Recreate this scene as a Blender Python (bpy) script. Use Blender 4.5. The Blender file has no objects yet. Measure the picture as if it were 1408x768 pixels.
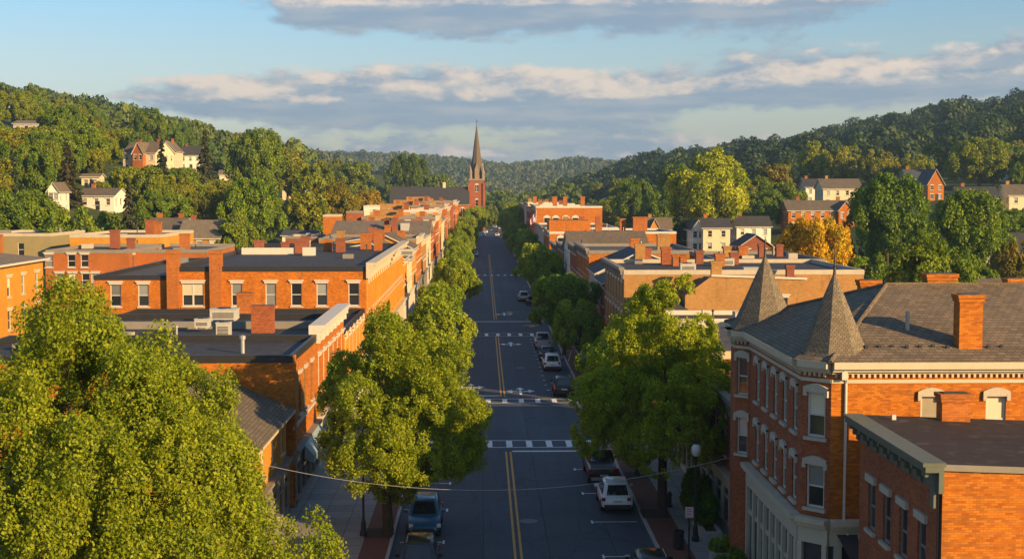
import bpy, math, random
import numpy as np
from mathutils import Vector, Matrix

R = math.radians
SC = bpy.context.scene
COL = SC.collection
random.seed(7)

# ---------------------------------------------------------------- camera
FPX, CX, CY = 1850.0, 704.0, 384.0            # focal length and centre in pixels of a 1408 x 768 frame
CAMZ = 18.5
cd = bpy.data.cameras.new('camera')
cd.sensor_width = 36.0
cd.lens = FPX / 1408.0 * 36.0
cd.clip_start, cd.clip_end = 0.5, 20000.0
cam = bpy.data.objects.new('camera', cd)
cam.location = (0, 0, CAMZ)
cam.rotation_euler = (R(90 - 3.77), 0, R(-1.24))
COL.objects.link(cam)
SC.camera = cam
CM = cam.rotation_euler.to_matrix()

# ---------------------------------------------------------------- light
SUN_EL, SUN_AZ = 17.5, 132.0                  # azimuth measured from +Y towards +X
sdir = Vector((math.cos(R(SUN_EL)) * math.sin(R(SUN_AZ)), math.cos(R(SUN_EL)) * math.cos(R(SUN_AZ)), math.sin(R(SUN_EL))))
sl = bpy.data.lights.new('sun', 'SUN')
sl.energy = 5.0
sl.angle = R(0.5)
sl.color = (1.0, 0.655, 0.285)
so = bpy.data.objects.new('sun', sl)
so.rotation_euler = sdir.to_track_quat('Z', 'Y').to_euler()
so.location = (60, -40, 80)
COL.objects.link(so)
SC.view_settings.view_transform = 'Standard'
SC.view_settings.look = 'None'
SC.view_settings.exposure = 1.05
SC.view_settings.gamma = 1.0
SC.view_settings.use_curve_mapping = False
SKY_STRENGTH = 0.067
try:
    SC.cycles.max_bounces = 5
    SC.cycles.diffuse_bounces = 3
    SC.cycles.glossy_bounces = 2
    SC.cycles.transmission_bounces = 2
    SC.cycles.transparent_max_bounces = 6
    SC.cycles.volume_bounces = 0
    SC.cycles.use_denoising = True
except Exception:
    pass


class NT:
    """small helper to wire node trees"""
    def __init__(s, tree):
        s.t = tree
        s.t.nodes.clear()

    def n(s, typ, **kw):
        nd = s.t.nodes.new(typ)
        for k, v in kw.items():
            setattr(nd, k, v)
        return nd

    def link(s, a, b):
        s.t.links.new(a, b)

    def put(s, sock, v):
        if hasattr(v, 'is_linked') or isinstance(v, bpy.types.NodeSocket):
            s.link(v, sock)
        else:
            sock.default_value = v

    def math(s, op, a, b=0.0, clamp=False):
        nd = s.n('ShaderNodeMath', operation=op, use_clamp=clamp)
        s.put(nd.inputs[0], a)
        s.put(nd.inputs[1], b)
        return nd.outputs[0]

    def ramp(s, fac, lo, hi):
        nd = s.n('ShaderNodeMapRange', interpolation_type='SMOOTHSTEP')
        s.put(nd.inputs[0], fac)
        s.put(nd.inputs[1], lo)
        s.put(nd.inputs[2], hi)
        return nd.outputs[0]

    def mix(s, fac, a, b, mode='MIX'):
        nd = s.n('ShaderNodeMix', data_type='RGBA', blend_type=mode)
        s.put(nd.inputs[0], fac)
        for sock, v in ((nd.inputs[6], a), (nd.inputs[7], b)):
            if isinstance(v, tuple):
                v = (*v[:3], 1.0)
            s.put(sock, v)
        return nd.outputs[2]

    def comb(s, x, y, z):
        nd = s.n('ShaderNodeCombineXYZ')
        for i, v in enumerate((x, y, z)):
            s.put(nd.inputs[i], v)
        return nd.outputs[0]

    def noise(s, vec, scale, detail=4.0, rough=0.55, dist=0.0):
        nd = s.n('ShaderNodeTexNoise')
        s.put(nd.inputs['Vector'], vec)
        nd.inputs['Scale'].default_value = scale
        nd.inputs['Detail'].default_value = detail
        nd.inputs['Roughness'].default_value = rough
        nd.inputs['Distortion'].default_value = dist
        return nd.outputs[0]


# ---------------------------------------------------------------- sky with broken cloud decks
def make_world():
    w = bpy.data.worlds.new('World')
    SC.world = w
    w.use_nodes = True
    g = NT(w.node_tree)
    out = g.n('ShaderNodeOutputWorld')
    bg = g.n('ShaderNodeBackground')
    bg.inputs[1].default_value = SKY_STRENGTH
    sky = g.n('ShaderNodeTexSky', sky_type='NISHITA', sun_disc=False, sun_elevation=R(SUN_EL), sun_rotation=R(SUN_AZ))
    sky.air_density, sky.dust_density, sky.ozone_density = 1.2, 0.6, 2.2
    tc = g.n('ShaderNodeTexCoord')
    sp = g.n('ShaderNodeSeparateXYZ')
    g.link(tc.outputs['Generated'], sp.inputs[0])
    x, y, z = sp.outputs
    hyp = g.math('SQRT', g.math('ADD', g.math('MULTIPLY', x, x), g.math('MULTIPLY', y, y)))
    el = g.math('DIVIDE', z, g.math('MAXIMUM', hyp, 0.02))
    az = g.math('ARCTAN2', x, y)

    def density(de, da=0.0):
        e = g.math('ADD', el, de)
        a = g.math('ADD', az, da)
        big = g.noise(g.comb(g.math('MULTIPLY', a, 8.0), g.math('MULTIPLY', e, 30.0), 1.7), 1.0, 3.0, 0.5)
        puff = g.noise(g.comb(g.math('MULTIPLY', a, 34.0), g.math('MULTIPLY', e, 70.0), 4.2), 1.0, 6.0, 0.62)
        nz = g.math('ADD', g.math('MULTIPLY', g.math('SUBTRACT', big, 0.5), 1.6), g.math('MULTIPLY', g.math('SUBTRACT', puff, 0.5), 1.15))

        def bank(c, half, f, gain):
            t = g.math('SUBTRACT', 1.0, g.math('DIVIDE', g.math('ABSOLUTE', g.math('SUBTRACT', e, c)), half))
            return g.math('SUBTRACT', g.math('MULTIPLY', g.math('MAXIMUM', t, -1.5), gain), g.math('MULTIPLY', g.math('SUBTRACT', 1.0, f), 1.1))
        # main bank, climbing towards +azimuth
        c1 = g.math('ADD', 0.064, g.math('MULTIPLY', g.math('MAXIMUM', az, 0.05), 0.05))
        b1 = bank(c1, 0.026, g.ramp(az, -0.34, -0.16), 1.05)
        # upper bank
        b2 = bank(0.137, 0.026, g.math('MULTIPLY', g.ramp(az, -0.22, -0.08), g.math('SUBTRACT', 1.0, g.ramp(az, 0.20, 0.36))), 1.1)
        # low streaks by the horizon
        b3 = g.math('SUBTRACT', bank(0.026, 0.022, 1.0, 0.55), 0.02)
        # scattered cloud overhead
        b4 = g.math('SUBTRACT', g.ramp(e, 0.22, 0.5), 0.92)
        b = g.math('MAXIMUM', g.math('MAXIMUM', b1, b2), g.math('MAXIMUM', b3, b4))
        return g.math('ADD', b, nz)
    d0 = density(0.0)
    d1 = density(0.008, 0.006)
    cover = g.ramp(d0, 0.02, 0.42)
    lit = g.ramp(g.math('SUBTRACT', d0, d1), 0.06, 0.60)
    k = 1.0 / SKY_STRENGTH
    grey = (0.142 * k, 0.188 * k, 0.245 * k)
    warm = (0.46 * k, 0.375 * k, 0.305 * k)
    under = g.noise(g.comb(g.math('MULTIPLY', az, 14.0), g.math('MULTIPLY', el, 95.0), 9.1), 1.0, 5.0, 0.6)
    grey = g.mix(g.ramp(under, 0.40, 0.68), grey, (0.215 * k, 0.235 * k, 0.262 * k))
    cc = g.mix(lit, grey, warm)
    # a cool, clear tint over the sky so that it reads as late-afternoon blue
    tint = g.mix(g.ramp(el, 0.07, 0.18), (0.92, 0.93, 1.08), (0.66, 0.97, 1.24))
    skyc = g.mix(1.0, sky.outputs[0], tint, 'MULTIPLY')
    fin = g.mix(g.math('MULTIPLY', cover, 0.90), skyc, cc)
    g.link(fin, bg.inputs[0])
    g.link(bg.outputs[0], out.inputs[0])


make_world()


# ---------------------------------------------------------------- photograph -> place
def ray(px, py):
    return CM @ Vector(((px - CX) / FPX, (CY - py) / FPX, -1.0))


def P(px, py, Y):
    d = ray(px, py)
    return Vector((0, 0, CAMZ)) + d * (Y / d.y)


def sstep(a, b, x):
    t = np.clip((np.asarray(x, float) - a) / (b - a), 0, 1)
    return t * t * (3 - 2 * t)


def height(x, y):
    x = np.asarray(x, float)
    y = np.asarray(y, float)
    gl = np.interp(-x, [0, 28, 60, 100, 145, 202, 251, 320, 450, 900], [0, 0, 10, 24, 37, 51, 62, 73, 90, 104])
    hl = gl * sstep(165, 430, y)
    gr = np.interp(x, [24, 40, 61, 95, 124, 163, 213, 268, 341, 500, 900], [0, 1.5, 8, 17, 27, 33, 37, 51, 66, 88, 104])
    hr = gr * np.interp(y, [0, 150, 260, 385, 650, 900, 1500, 5000], [0, 0, 0.16, 0.44, 0.82, 1, 0.9, 0.8])
    hf = np.interp(x, [-1500, -500, -187, -60, 34, 163, 252, 420, 800, 2000], [84, 78, 69, 62, 50, 61, 50, 46, 55, 55])
    hf = hf * sstep(1350, 2300, y) * (1 - 0.6 * sstep(2500, 3600, y))
    hl = hl + 15.0 * np.exp(-((x + 65.0) / 42.0) ** 2) * sstep(655, 780, y)
    wob = 1.6 * np.sin(x * 0.021 + 1.3) * np.sin(y * 0.017 + x * 0.006) * sstep(200, 500, y)
    return np.maximum(hl + hr, hf) + wob * np.clip((hl + hr + hf) / 20.0, 0, 1)


def H(x, y):
    return float(height(x, y))


def road_x(y):
    return 2.1 + (0.0 if y < 400 else 7.0 * ((y - 400) / 300.0) ** 2)


# ---------------------------------------------------------------- object helpers
def link(o):
    COL.objects.link(o)
    return o


def thing(name, label, cat, loc=(0, 0, 0), rz=0.0, group=None):
    o = bpy.data.objects.new(name, None)
    o.empty_display_size = 0.5
    o.location = loc
    o.rotation_euler = (0, 0, rz)
    return tag(link(o), label, cat, group)


def tag(o, label=None, cat=None, group=None, kind=None):
    for k, v in (('label', label), ('category', cat), ('group', group), ('kind', kind)):
        if v:
            o[k] = v
    return o


def copy_tree(o, parent=None):
    c = o.copy()
    COL.objects.link(c)
    c.parent = parent
    for ch in list(o.children):
        copy_tree(ch, c)
    return c


class MB:
    """collects faces; build() links them as one mesh object"""
    def __init__(s):
        s.v, s.f, s.m = [], [], []

    def face(s, pts, m=0):
        i = len(s.v)
        s.v.extend([tuple(p) for p in pts])
        s.f.append(tuple(range(i, i + len(pts))))
        s.m.append(m)

    def box(s, x0, x1, y0, y1, z0, z1, m=0, skip=''):
        i = len(s.v)
        s.v += [(x0, y0, z0), (x1, y0, z0), (x1, y1, z0), (x0, y1, z0), (x0, y0, z1), (x1, y0, z1), (x1, y1, z1), (x0, y1, z1)]
        for k, q in (('b', (3, 2, 1, 0)), ('t', (4, 5, 6, 7)), ('s', (0, 1, 5, 4)), ('e', (1, 2, 6, 5)), ('n', (2, 3, 7, 6)), ('w', (3, 0, 4, 7))):
            if k not in skip:
                s.f.append(tuple(i + j for j in q))
                s.m.append(m)

    def obox(s, p0, p1, inner, outer, z0, z1, m=0):
        """box along the plan segment p0-p1, from 'inner' inside to 'outer' outside of that line (outside = to the right of the walk)"""
        d = Vector((p1[0] - p0[0], p1[1] - p0[1]))
        d.normalize()
        n = Vector((d.y, -d.x))
        a, b = Vector(p0), Vector(p1)
        q = [a + n * outer, b + n * outer, b - n * inner, a - n * inner]
        i = len(s.v)
        s.v += [(c.x, c.y, z0) for c in q] + [(c.x, c.y, z1) for c in q]
        for f in ((3, 2, 1, 0), (4, 5, 6, 7), (0, 1, 5, 4), (1, 2, 6, 5), (2, 3, 7, 6), (3, 0, 4, 7)):
            s.f.append(tuple(i + j for j in f))
            s.m.append(m)

    def tube(s, pts, rad, n=8, m=0, cap=True):
        pts = [Vector(p) for p in pts]
        if not isinstance(rad, (list, tuple)):
            rad = [rad] * len(pts)
        rings = []
        for k, p in enumerate(pts):
            t = (pts[min(k + 1, len(pts) - 1)] - pts[max(k - 1, 0)]).normalized()
            a = t.orthogonal().normalized() if abs(t.z) < 0.95 else (Vector((1, 0, 0)) - t * t.x).normalized()
            b = t.cross(a)
            i = len(s.v)
            for j in range(n):
                an = 2 * math.pi * j / n
                s.v.append(tuple(p + (a * math.cos(an) + b * math.sin(an)) * rad[k]))
            rings.append(i)
        for k in range(len(rings) - 1):
            for j in range(n):
                j2 = (j + 1) % n
                s.f.append((rings[k] + j, rings[k] + j2, rings[k + 1] + j2, rings[k + 1] + j))
                s.m.append(m)
        if cap:
            s.f.append(tuple(rings[0] + j for j in reversed(range(n))))
            s.f.append(tuple(rings[-1] + j for j in range(n)))
            s.m += [m, m]

    def lathe(s, prof, c=(0, 0), n=16, m=0):
        """prof: list of (r, z)"""
        i0 = len(s.v)
        for r, z in prof:
            for j in range(n):
                a = 2 * math.pi * j / n
                s.v.append((c[0] + r * math.cos(a), c[1] + r * math.sin(a), z))
        for k in range(len(prof) - 1):
            for j in range(n):
                j2 = (j + 1) % n
                s.f.append((i0 + k * n + j, i0 + k * n + j2, i0 + (k + 1) * n + j2, i0 + (k + 1) * n + j))
                s.m.append(m)

    def mesh(s, name, mats, off=(0, 0, 0), smooth=False):
        me = bpy.data.meshes.new(name)
        ox, oy, oz = off
        me.from_pydata([(a - ox, b - oy, c - oz) for a, b, c in s.v], [], s.f)
        for mt in (mats if isinstance(mats, (list, tuple)) else [mats]):
            me.materials.append(mt)
        me.polygons.foreach_set('material_index', s.m)
        if smooth:
            me.polygons.foreach_set('use_smooth', [True] * len(s.f))
        me.update()
        return me

    def build(s, name, mats, parent=None, off=(0, 0, 0), smooth=False, bevel=0):
        o = bpy.data.objects.new(name, s.mesh(name, mats, off, smooth))
        o.parent = parent
        link(o)
        if bevel:
            md = o.modifiers.new('bevel', 'BEVEL')
            md.width, md.segments, md.limit_method, md.angle_limit = bevel, 2, 'ANGLE', R(35)
        return o


# ---------------------------------------------------------------- materials
def newmat(name):
    m = bpy.data.materials.new(name)
    m.use_nodes = True
    g = NT(m.node_tree)
    out = g.n('ShaderNodeOutputMaterial')
    return m, g, out


def bsdf(g, out, col, rough=0.7, bump=None, bstr=0.3, bdist=0.02, spec=0.3, metal=0.0, coat=0.0):
    b = g.n('ShaderNodeBsdfPrincipled')
    g.put(b.inputs['Base Color'], (*col, 1.0) if isinstance(col, tuple) else col)
    g.put(b.inputs['Roughness'], rough)
    b.inputs['Specular IOR Level'].default_value = spec
    b.inputs['Metallic'].default_value = metal
    b.inputs['Coat Weight'].default_value = coat
    if bump is not None:
        bp = g.n('ShaderNodeBump')
        bp.inputs['Strength'].default_value = bstr
        bp.inputs['Distance'].default_value = bdist
        g.link(bump, bp.inputs['Height'])
        g.link(bp.outputs[0], b.inputs['Normal'])
    g.link(b.outputs[0], out.inputs[0])
    return b


def plain(name, col, rough=0.6, vary=0.25, scale=1.5, metal=0.0, spec=0.3, coat=0.0):
    m, g, out = newmat(name)
    tc = g.n('ShaderNodeTexCoord').outputs['Object']
    n1 = g.noise(tc, scale, 5.0, 0.65)
    n2 = g.noise(tc, scale * 9.0, 3.0, 0.6)
    k = g.math('ADD', g.math('MULTIPLY', g.math('SUBTRACT', n1, 0.5), vary * 2), g.math('MULTIPLY', g.math('SUBTRACT', n2, 0.5), vary))
    c = g.mix(1.0, col, g.comb(*[g.math('ADD', k, 1.0)] * 3), 'MULTIPLY')
    bsdf(g, out, c, rough, spec=spec, metal=metal, coat=coat)
    return m


def brick(name, c1, c2, mortar, row=0.075, length=0.225, stain=0.35, grime=(0.06, 0.045, 0.035)):
    m, g, out = newmat(name)
    tc = g.n('ShaderNodeTexCoord').outputs['Object']
    sp = g.n('ShaderNodeSeparateXYZ')
    g.link(tc, sp.inputs[0])
    uv = g.comb(g.math('SUBTRACT', sp.outputs[0], sp.outputs[1]), sp.outputs[2], 0.0)
    bt = g.n('ShaderNodeTexBrick')
    g.link(uv, bt.inputs['Vector'])
    bt.inputs['Color1'].default_value = (*c1, 1)
    bt.inputs['Color2'].default_value = (*c2, 1)
    bt.inputs['Mortar'].default_value = (*mortar, 1)
    bt.inputs['Scale'].default_value = 1.0
    bt.inputs['Brick Width'].default_value = length
    bt.inputs['Row Height'].default_value = row
    bt.inputs['Mortar Size'].default_value = 0.009
    bt.inputs['Mortar Smooth'].default_value = 0.3
    bt.inputs['Bias'].default_value = 0.0
    big = g.noise(tc, 0.35, 6.0, 0.65)
    mid = g.noise(tc, 2.6, 5.0, 0.7)
    streak = g.noise(g.comb(g.math('MULTIPLY', g.math('SUBTRACT', sp.outputs[0], sp.outputs[1]), 1.6), g.math('MULTIPLY', sp.outputs[2], 0.22), 0.0), 1.0, 5.0, 0.65)
    k = g.math('ADD', 0.42, g.math('ADD', g.math('MULTIPLY', big, 0.70), g.math('MULTIPLY', mid, 0.46)))
    col = g.mix(1.0, bt.outputs[0], g.comb(k, k, k), 'MULTIPLY')
    col = g.mix(g.math('MULTIPLY', g.ramp(streak, 0.52, 0.78), stain), col, grime)
    pale = g.noise(tc, 0.9, 6.0, 0.75)
    col = g.mix(g.math('MULTIPLY', g.ramp(pale, 0.58, 0.76), 0.16), col, (0.44, 0.22, 0.055))
    bsdf(g, out, col, 0.85, bump=bt.outputs[1], bstr=-0.35, bdist=0.012, spec=0.2)
    return m


def shingle(name, c1, c2, row=0.16, width=0.32):
    m, g, out = newmat(name)
    tc = g.n('ShaderNodeTexCoord').outputs['Object']
    sp = g.n('ShaderNodeSeparateXYZ')
    g.link(tc, sp.inputs[0])
    nr = g.n('ShaderNodeNewGeometry')
    ns = g.n('ShaderNodeSeparateXYZ')
    tr = g.n('ShaderNodeVectorTransform', vector_type='NORMAL', convert_from='WORLD', convert_to='OBJECT')
    g.link(nr.outputs['True Normal'], tr.inputs[0])
    g.link(tr.outputs[0], ns.inputs[0])
    along = g.math('GREATER_THAN', g.math('ABSOLUTE', ns.outputs[0]), g.math('ABSOLUTE', ns.outputs[1]))
    mx = g.n('ShaderNodeMix', data_type='FLOAT')
    g.link(along, mx.inputs[0])
    g.link(sp.outputs[0], mx.inputs[2])
    g.link(sp.outputs[1], mx.inputs[3])
    slope = g.math('MULTIPLY', sp.outputs[2], 2.0)
    uv = g.comb(mx.outputs[0], slope, 0.0)
    bt = g.n('ShaderNodeTexBrick')
    g.link(uv, bt.inputs['Vector'])
    bt.inputs['Color1'].default_value = (*c1, 1)
    bt.inputs['Color2'].default_value = (*c2, 1)
    bt.inputs['Mortar'].default_value = (*[0.35 * a for a in c1], 1)
    bt.inputs['Brick Width'].default_value = width
    bt.inputs['Row Height'].default_value = row
    bt.inputs['Mortar Size'].default_value = 0.014
    bt.inputs['Scale'].default_value = 1.0
    big = g.noise(tc, 0.5, 6.0, 0.7)
    fine = g.noise(tc, 7.0, 3.0, 0.7)
    k = g.math('ADD', 0.45, g.math('ADD', g.math('MULTIPLY', big, 0.75), g.math('MULTIPLY', fine, 0.4)))
    col = g.mix(1.0, bt.outputs[0], g.comb(k, k, k), 'MULTIPLY')
    bsdf(g, out, col, 0.85, bump=bt.outputs[1], bstr=-0.4, bdist=0.015, spec=0.25)
    return m


def membrane(name, col):
    m, g, out = newmat(name)
    tc = g.n('ShaderNodeTexCoord').outputs['Object']
    sp = g.n('ShaderNodeSeparateXYZ')
    g.link(tc, sp.inputs[0])
    seam = g.math('LESS_THAN', g.math('FRACT', g.math('MULTIPLY', sp.outputs[1], 0.38)), 0.035)
    big = g.noise(tc, 0.28, 6.0, 0.7, 0.6)
    mid = g.noise(tc, 1.8, 5.0, 0.65)
    k = g.math('ADD', 0.35, g.math('ADD', g.math('MULTIPLY', big, 0.85), g.math('MULTIPLY', mid, 0.45)))
    c = g.mix(1.0, col, g.comb(k, k, k), 'MULTIPLY')
    c = g.mix(g.math('MULTIPLY', seam, 0.5), c, tuple(0.45 * a for a in col))
    c = g.mix(g.math('MULTIPLY', g.ramp(mid, 0.54, 0.70), 0.42), c, (0.14, 0.125, 0.11))
    bsdf(g, out, c, 0.75, spec=0.3)
    return m


def asphalt():
    m, g, out = newmat('road_asphalt')
    tc = g.n('ShaderNodeTexCoord').outputs['Object']
    sp = g.n('ShaderNodeSeparateXYZ')
    g.link(tc, sp.inputs[0])
    fine = g.noise(tc, 24.0, 3.0, 0.7)
    big = g.noise(tc, 0.16, 6.0, 0.65, 0.5)
    lane = g.noise(g.comb(g.math('MULTIPLY', sp.outputs[0], 0.75), g.math('MULTIPLY', sp.outputs[1], 0.012), 0.0), 1.0, 3.0, 0.6)
    patch = g.n('ShaderNodeTexBrick')
    g.link(g.comb(g.math('ADD', sp.outputs[1], g.math('MULTIPLY', big, 2.0)), sp.outputs[0], 0.0), patch.inputs['Vector'])
    patch.inputs['Scale'].default_value = 1.0
    patch.inputs['Brick Width'].default_value = 23.0
    patch.inputs['Row Height'].default_value = 3.4
    patch.inputs['Mortar Size'].default_value = 0.03
    patch.inputs['Color1'].default_value = (1, 1, 1, 1)
    patch.inputs['Color2'].default_value = (0.8, 0.8, 0.82, 1)
    patch.inputs['Mortar'].default_value = (0.45, 0.45, 0.45, 1)
    crack = g.n('ShaderNodeTexVoronoi', feature='DISTANCE_TO_EDGE')
    g.link(g.comb(g.math('ADD', sp.outputs[0], g.math('MULTIPLY', fine, 0.15)), g.math('MULTIPLY', sp.outputs[1], 0.45), big), crack.inputs['Vector'])
    crack.inputs['Scale'].default_value = 0.33
    k = g.math('ADD', 0.18, g.math('ADD', g.math('MULTIPLY', big, 0.75), g.math('ADD', g.math('MULTIPLY', fine, 0.25), g.math('MULTIPLY', lane, 0.65))))
    c = g.mix(1.0, (0.058, 0.071, 0.090), g.comb(k, k, k), 'MULTIPLY')
    c = g.mix(1.0, c, patch.outputs[0], 'MULTIPLY')
    c = g.mix(g.math('MULTIPLY', g.math('LESS_THAN', crack.outputs[0], 0.012), 0.35), c, (0.018, 0.018, 0.019))
    oil = g.noise(g.comb(g.math('MULTIPLY', sp.outputs[0], 0.9), g.math('MULTIPLY', sp.outputs[1], 0.35), 3.0), 1.0, 5.0, 0.7)
    c = g.mix(g.math('MULTIPLY', g.ramp(oil, 0.60, 0.74), 0.45), c, (0.022, 0.024, 0.028))
    c = g.mix(g.math('MULTIPLY', g.ramp(oil, 0.40, 0.26), 0.35), c, (0.085, 0.092, 0.105))
    bsdf(g, out, c, 0.8, bump=fine, bstr=0.15, bdist=0.01, spec=0.3)
    return m


def paving(name, col, step, joint=0.02, vary=0.3):
    m, g, out = newmat(name)
    tc = g.n('ShaderNodeTexCoord').outputs['Object']
    bt = g.n('ShaderNodeTexBrick')
    g.link(tc, bt.inputs['Vector'])
    bt.offset = 0.0 if step > 0.5 else 0.5
    bt.inputs['Scale'].default_value = 1.0
    bt.inputs['Brick Width'].default_value = step
    bt.inputs['Row Height'].default_value = step if step > 0.5 else step * 0.5
    bt.inputs['Mortar Size'].default_value = joint
    bt.inputs['Color1'].default_value = (*col, 1)
    bt.inputs['Color2'].default_value = (*[a * 0.8 for a in col], 1)
    bt.inputs['Mortar'].default_value = (*[a * 0.35 for a in col], 1)
    n = g.noise(tc, 0.9, 6.0, 0.7)
    k = g.math('ADD', 1.0 - vary, g.math('MULTIPLY', n, vary * 2))
    bsdf(g, out, g.mix(1.0, bt.outputs[0], g.comb(k, k, k), 'MULTIPLY'), 0.85, spec=0.2)
    return m


def paint(name, col):
    m, g, out = newmat(name)
    tc = g.n('ShaderNodeTexCoord').outputs['Object']
    n = g.noise(tc, 3.5, 6.0, 0.75)
    n2 = g.noise(tc, 18.0, 3.0, 0.7)
    wear = g.ramp(g.math('ADD', g.math('MULTIPLY', n, 0.7), g.math('MULTIPLY', n2, 0.3)), 0.50, 0.66)
    bsdf(g, out, g.mix(g.math('MULTIPLY', wear, 0.75), col, (0.075, 0.075, 0.078)), 0.7)
    return m


def ground_mat():
    m, g, out = newmat('ground_cover')
    tc = g.n('ShaderNodeTexCoord').outputs['Object']
    a = g.noise(tc, 0.02, 6.0, 0.6)
    b = g.noise(tc, 0.35, 6.0, 0.7)
    c = g.mix(g.ramp(b, 0.35, 0.65), (0.028, 0.045, 0.012), (0.065, 0.085, 0.022))
    c = g.mix(g.math('MULTIPLY', g.ramp(a, 0.55, 0.7), 0.5), c, (0.10, 0.085, 0.045))
    bsdf(g, out, c, 0.95, spec=0.1)
    return m


def leaf(name, ca, cb, trans=0.35):
    m, g, out = newmat(name)
    at = g.n('ShaderNodeAttribute', attribute_name='tint')
    oi = g.n('ShaderNodeObjectInfo')
    c = g.mix(at.outputs['Fac'], ca, cb)
    c = g.mix(1.0, c, oi.outputs['Color'], 'MULTIPLY')
    df = g.n('ShaderNodeBsdfPrincipled')
    g.link(c, df.inputs['Base Color'])
    df.inputs['Roughness'].default_value = 0.55
    df.inputs['Specular IOR Level'].default_value = 0.25
    tr = g.n('ShaderNodeBsdfTranslucent')
    g.link(g.mix(1.0, c, (1.25, 1.15, 0.5), 'MULTIPLY'), tr.inputs[0])
    mx = g.n('ShaderNodeMixShader')
    mx.inputs[0].default_value = trans
    g.link(df.outputs[0], mx.inputs[1])
    g.link(tr.outputs[0], mx.inputs[2])
    g.link(mx.outputs[0], out.inputs[0])
    return m


def bark():
    m, g, out = newmat('bark')
    tc = g.n('ShaderNodeTexCoord').outputs['Object']
    mp = g.n('ShaderNodeMapping')
    mp.inputs['Scale'].default_value = (6, 6, 1.2)
    g.link(tc, mp.inputs[0])
    n = g.noise(mp.outputs[0], 2.0, 6.0, 0.7)
    bsdf(g, out, g.mix(n, (0.025, 0.018, 0.013), (0.115, 0.085, 0.06)), 0.95, bump=n, bstr=0.6, bdist=0.04, spec=0.1)
    return m


def glass(name, col, rough=0.05):
    m, g, out = newmat(name)
    oi = g.n('ShaderNodeObjectInfo')
    tc = g.n('ShaderNodeTexCoord').outputs['Object']
    n = g.noise(tc, 1.2, 2.0)
    k = g.math('ADD', 0.45, g.math('ADD', g.math('MULTIPLY', oi.outputs['Random'], 1.0), g.math('MULTIPLY', n, 0.3)))
    b = bsdf(g, out, g.mix(1.0, col, g.comb(k, k, k), 'MULTIPLY'), rough, spec=0.9, bump=n, bstr=0.06, bdist=0.05)
    return m


M = {}
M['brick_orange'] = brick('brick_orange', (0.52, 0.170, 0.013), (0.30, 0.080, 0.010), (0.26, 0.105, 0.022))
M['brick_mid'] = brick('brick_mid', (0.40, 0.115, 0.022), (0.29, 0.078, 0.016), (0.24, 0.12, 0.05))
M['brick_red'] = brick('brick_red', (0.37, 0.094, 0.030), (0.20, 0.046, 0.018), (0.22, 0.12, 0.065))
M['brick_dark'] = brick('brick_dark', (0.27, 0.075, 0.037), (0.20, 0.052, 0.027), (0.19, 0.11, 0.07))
M['brick_tan'] = brick('brick_tan', (0.39, 0.205, 0.060), (0.30, 0.148, 0.042), (0.26, 0.17, 0.085), stain=0.5)
M['brick_gold'] = brick('brick_gold', (0.55, 0.245, 0.022), (0.47, 0.19, 0.016), (0.38, 0.22, 0.05), stain=0.2)
M['brick_chimney'] = brick('brick_chimney', (0.44, 0.135, 0.022), (0.28, 0.080, 0.016), (0.20, 0.11, 0.045), stain=0.5)
M['flat_dark'] = membrane('flat_roof_dark', (0.036, 0.033, 0.033))
M['flat_grey'] = membrane('flat_roof_grey', (0.075, 0.065, 0.058))
M['flat_brown'] = membrane('flat_roof_brown', (0.033, 0.021, 0.015))
M['shingle_grey'] = shingle('shingle_grey', (0.185, 0.140, 0.094), (0.115, 0.092, 0.066))
M['shingle_brown'] = shingle('shingle_brown', (0.155, 0.125, 0.088), (0.105, 0.085, 0.062))
M['shingle_tan'] = shingle('shingle_tan', (0.21, 0.17, 0.12), (0.15, 0.12, 0.088))
M['shingle_dark'] = shingle('shingle_dark', (0.062, 0.060, 0.062), (0.042, 0.041, 0.044))
M['slate_blue'] = shingle('slate_blue', (0.072, 0.082, 0.10), (0.052, 0.06, 0.075))
M['slate_spire'] = shingle('slate_spire', (0.205, 0.165, 0.115), (0.125, 0.105, 0.080), row=0.17, width=0.15)
M['spire_stone'] = plain('spire_stone', (0.115, 0.088, 0.062), 0.85, 0.3)
M['spire_trim'] = plain('spire_trim', (0.25, 0.19, 0.13), 0.85, 0.3)
M['white_trim'] = plain('white_trim', (0.51, 0.48, 0.42), 0.55, 0.12)
M['cream_trim'] = plain('cream_trim', (0.47, 0.41, 0.30), 0.6, 0.18)
M['grey_trim'] = plain('grey_trim', (0.20, 0.185, 0.16), 0.6, 0.25)
M['green_trim'] = plain('green_trim', (0.105, 0.118, 0.092), 0.55, 0.3)
M['stone'] = plain('stone_trim', (0.42, 0.37, 0.29), 0.8, 0.25)
M['siding_white'] = plain('siding_white', (0.66, 0.62, 0.54), 0.6, 0.12)
M['siding_cream'] = plain('siding_cream', (0.58, 0.49, 0.32), 0.65, 0.15)
M['siding_grey'] = plain('siding_grey', (0.36, 0.36, 0.35), 0.65, 0.15)
M['siding_olive'] = plain('siding_olive', (0.24, 0.20, 0.10), 0.8, 0.2)
M['metal_dark'] = plain('metal_dark', (0.035, 0.035, 0.037), 0.45, 0.3, metal=0.3)
M['metal_grey'] = plain('metal_grey', (0.36, 0.36, 0.35), 0.45, 0.3, metal=0.4)
M['copper_green'] = plain('copper_green', (0.10, 0.17, 0.16), 0.6, 0.25)
M['concrete'] = plain('concrete', (0.34, 0.32, 0.285), 0.9, 0.25)
M['soil'] = plain('soil', (0.055, 0.038, 0.024), 0.95, 0.4)
M['pane'] = glass('window_glass', (0.022, 0.027, 0.034))
M['blind'] = glass('window_blind', (0.20, 0.215, 0.22), 0.10)
M['curtain'] = glass('window_curtain', (0.45, 0.40, 0.30), 0.15)
M['asphalt'] = asphalt()
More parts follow.
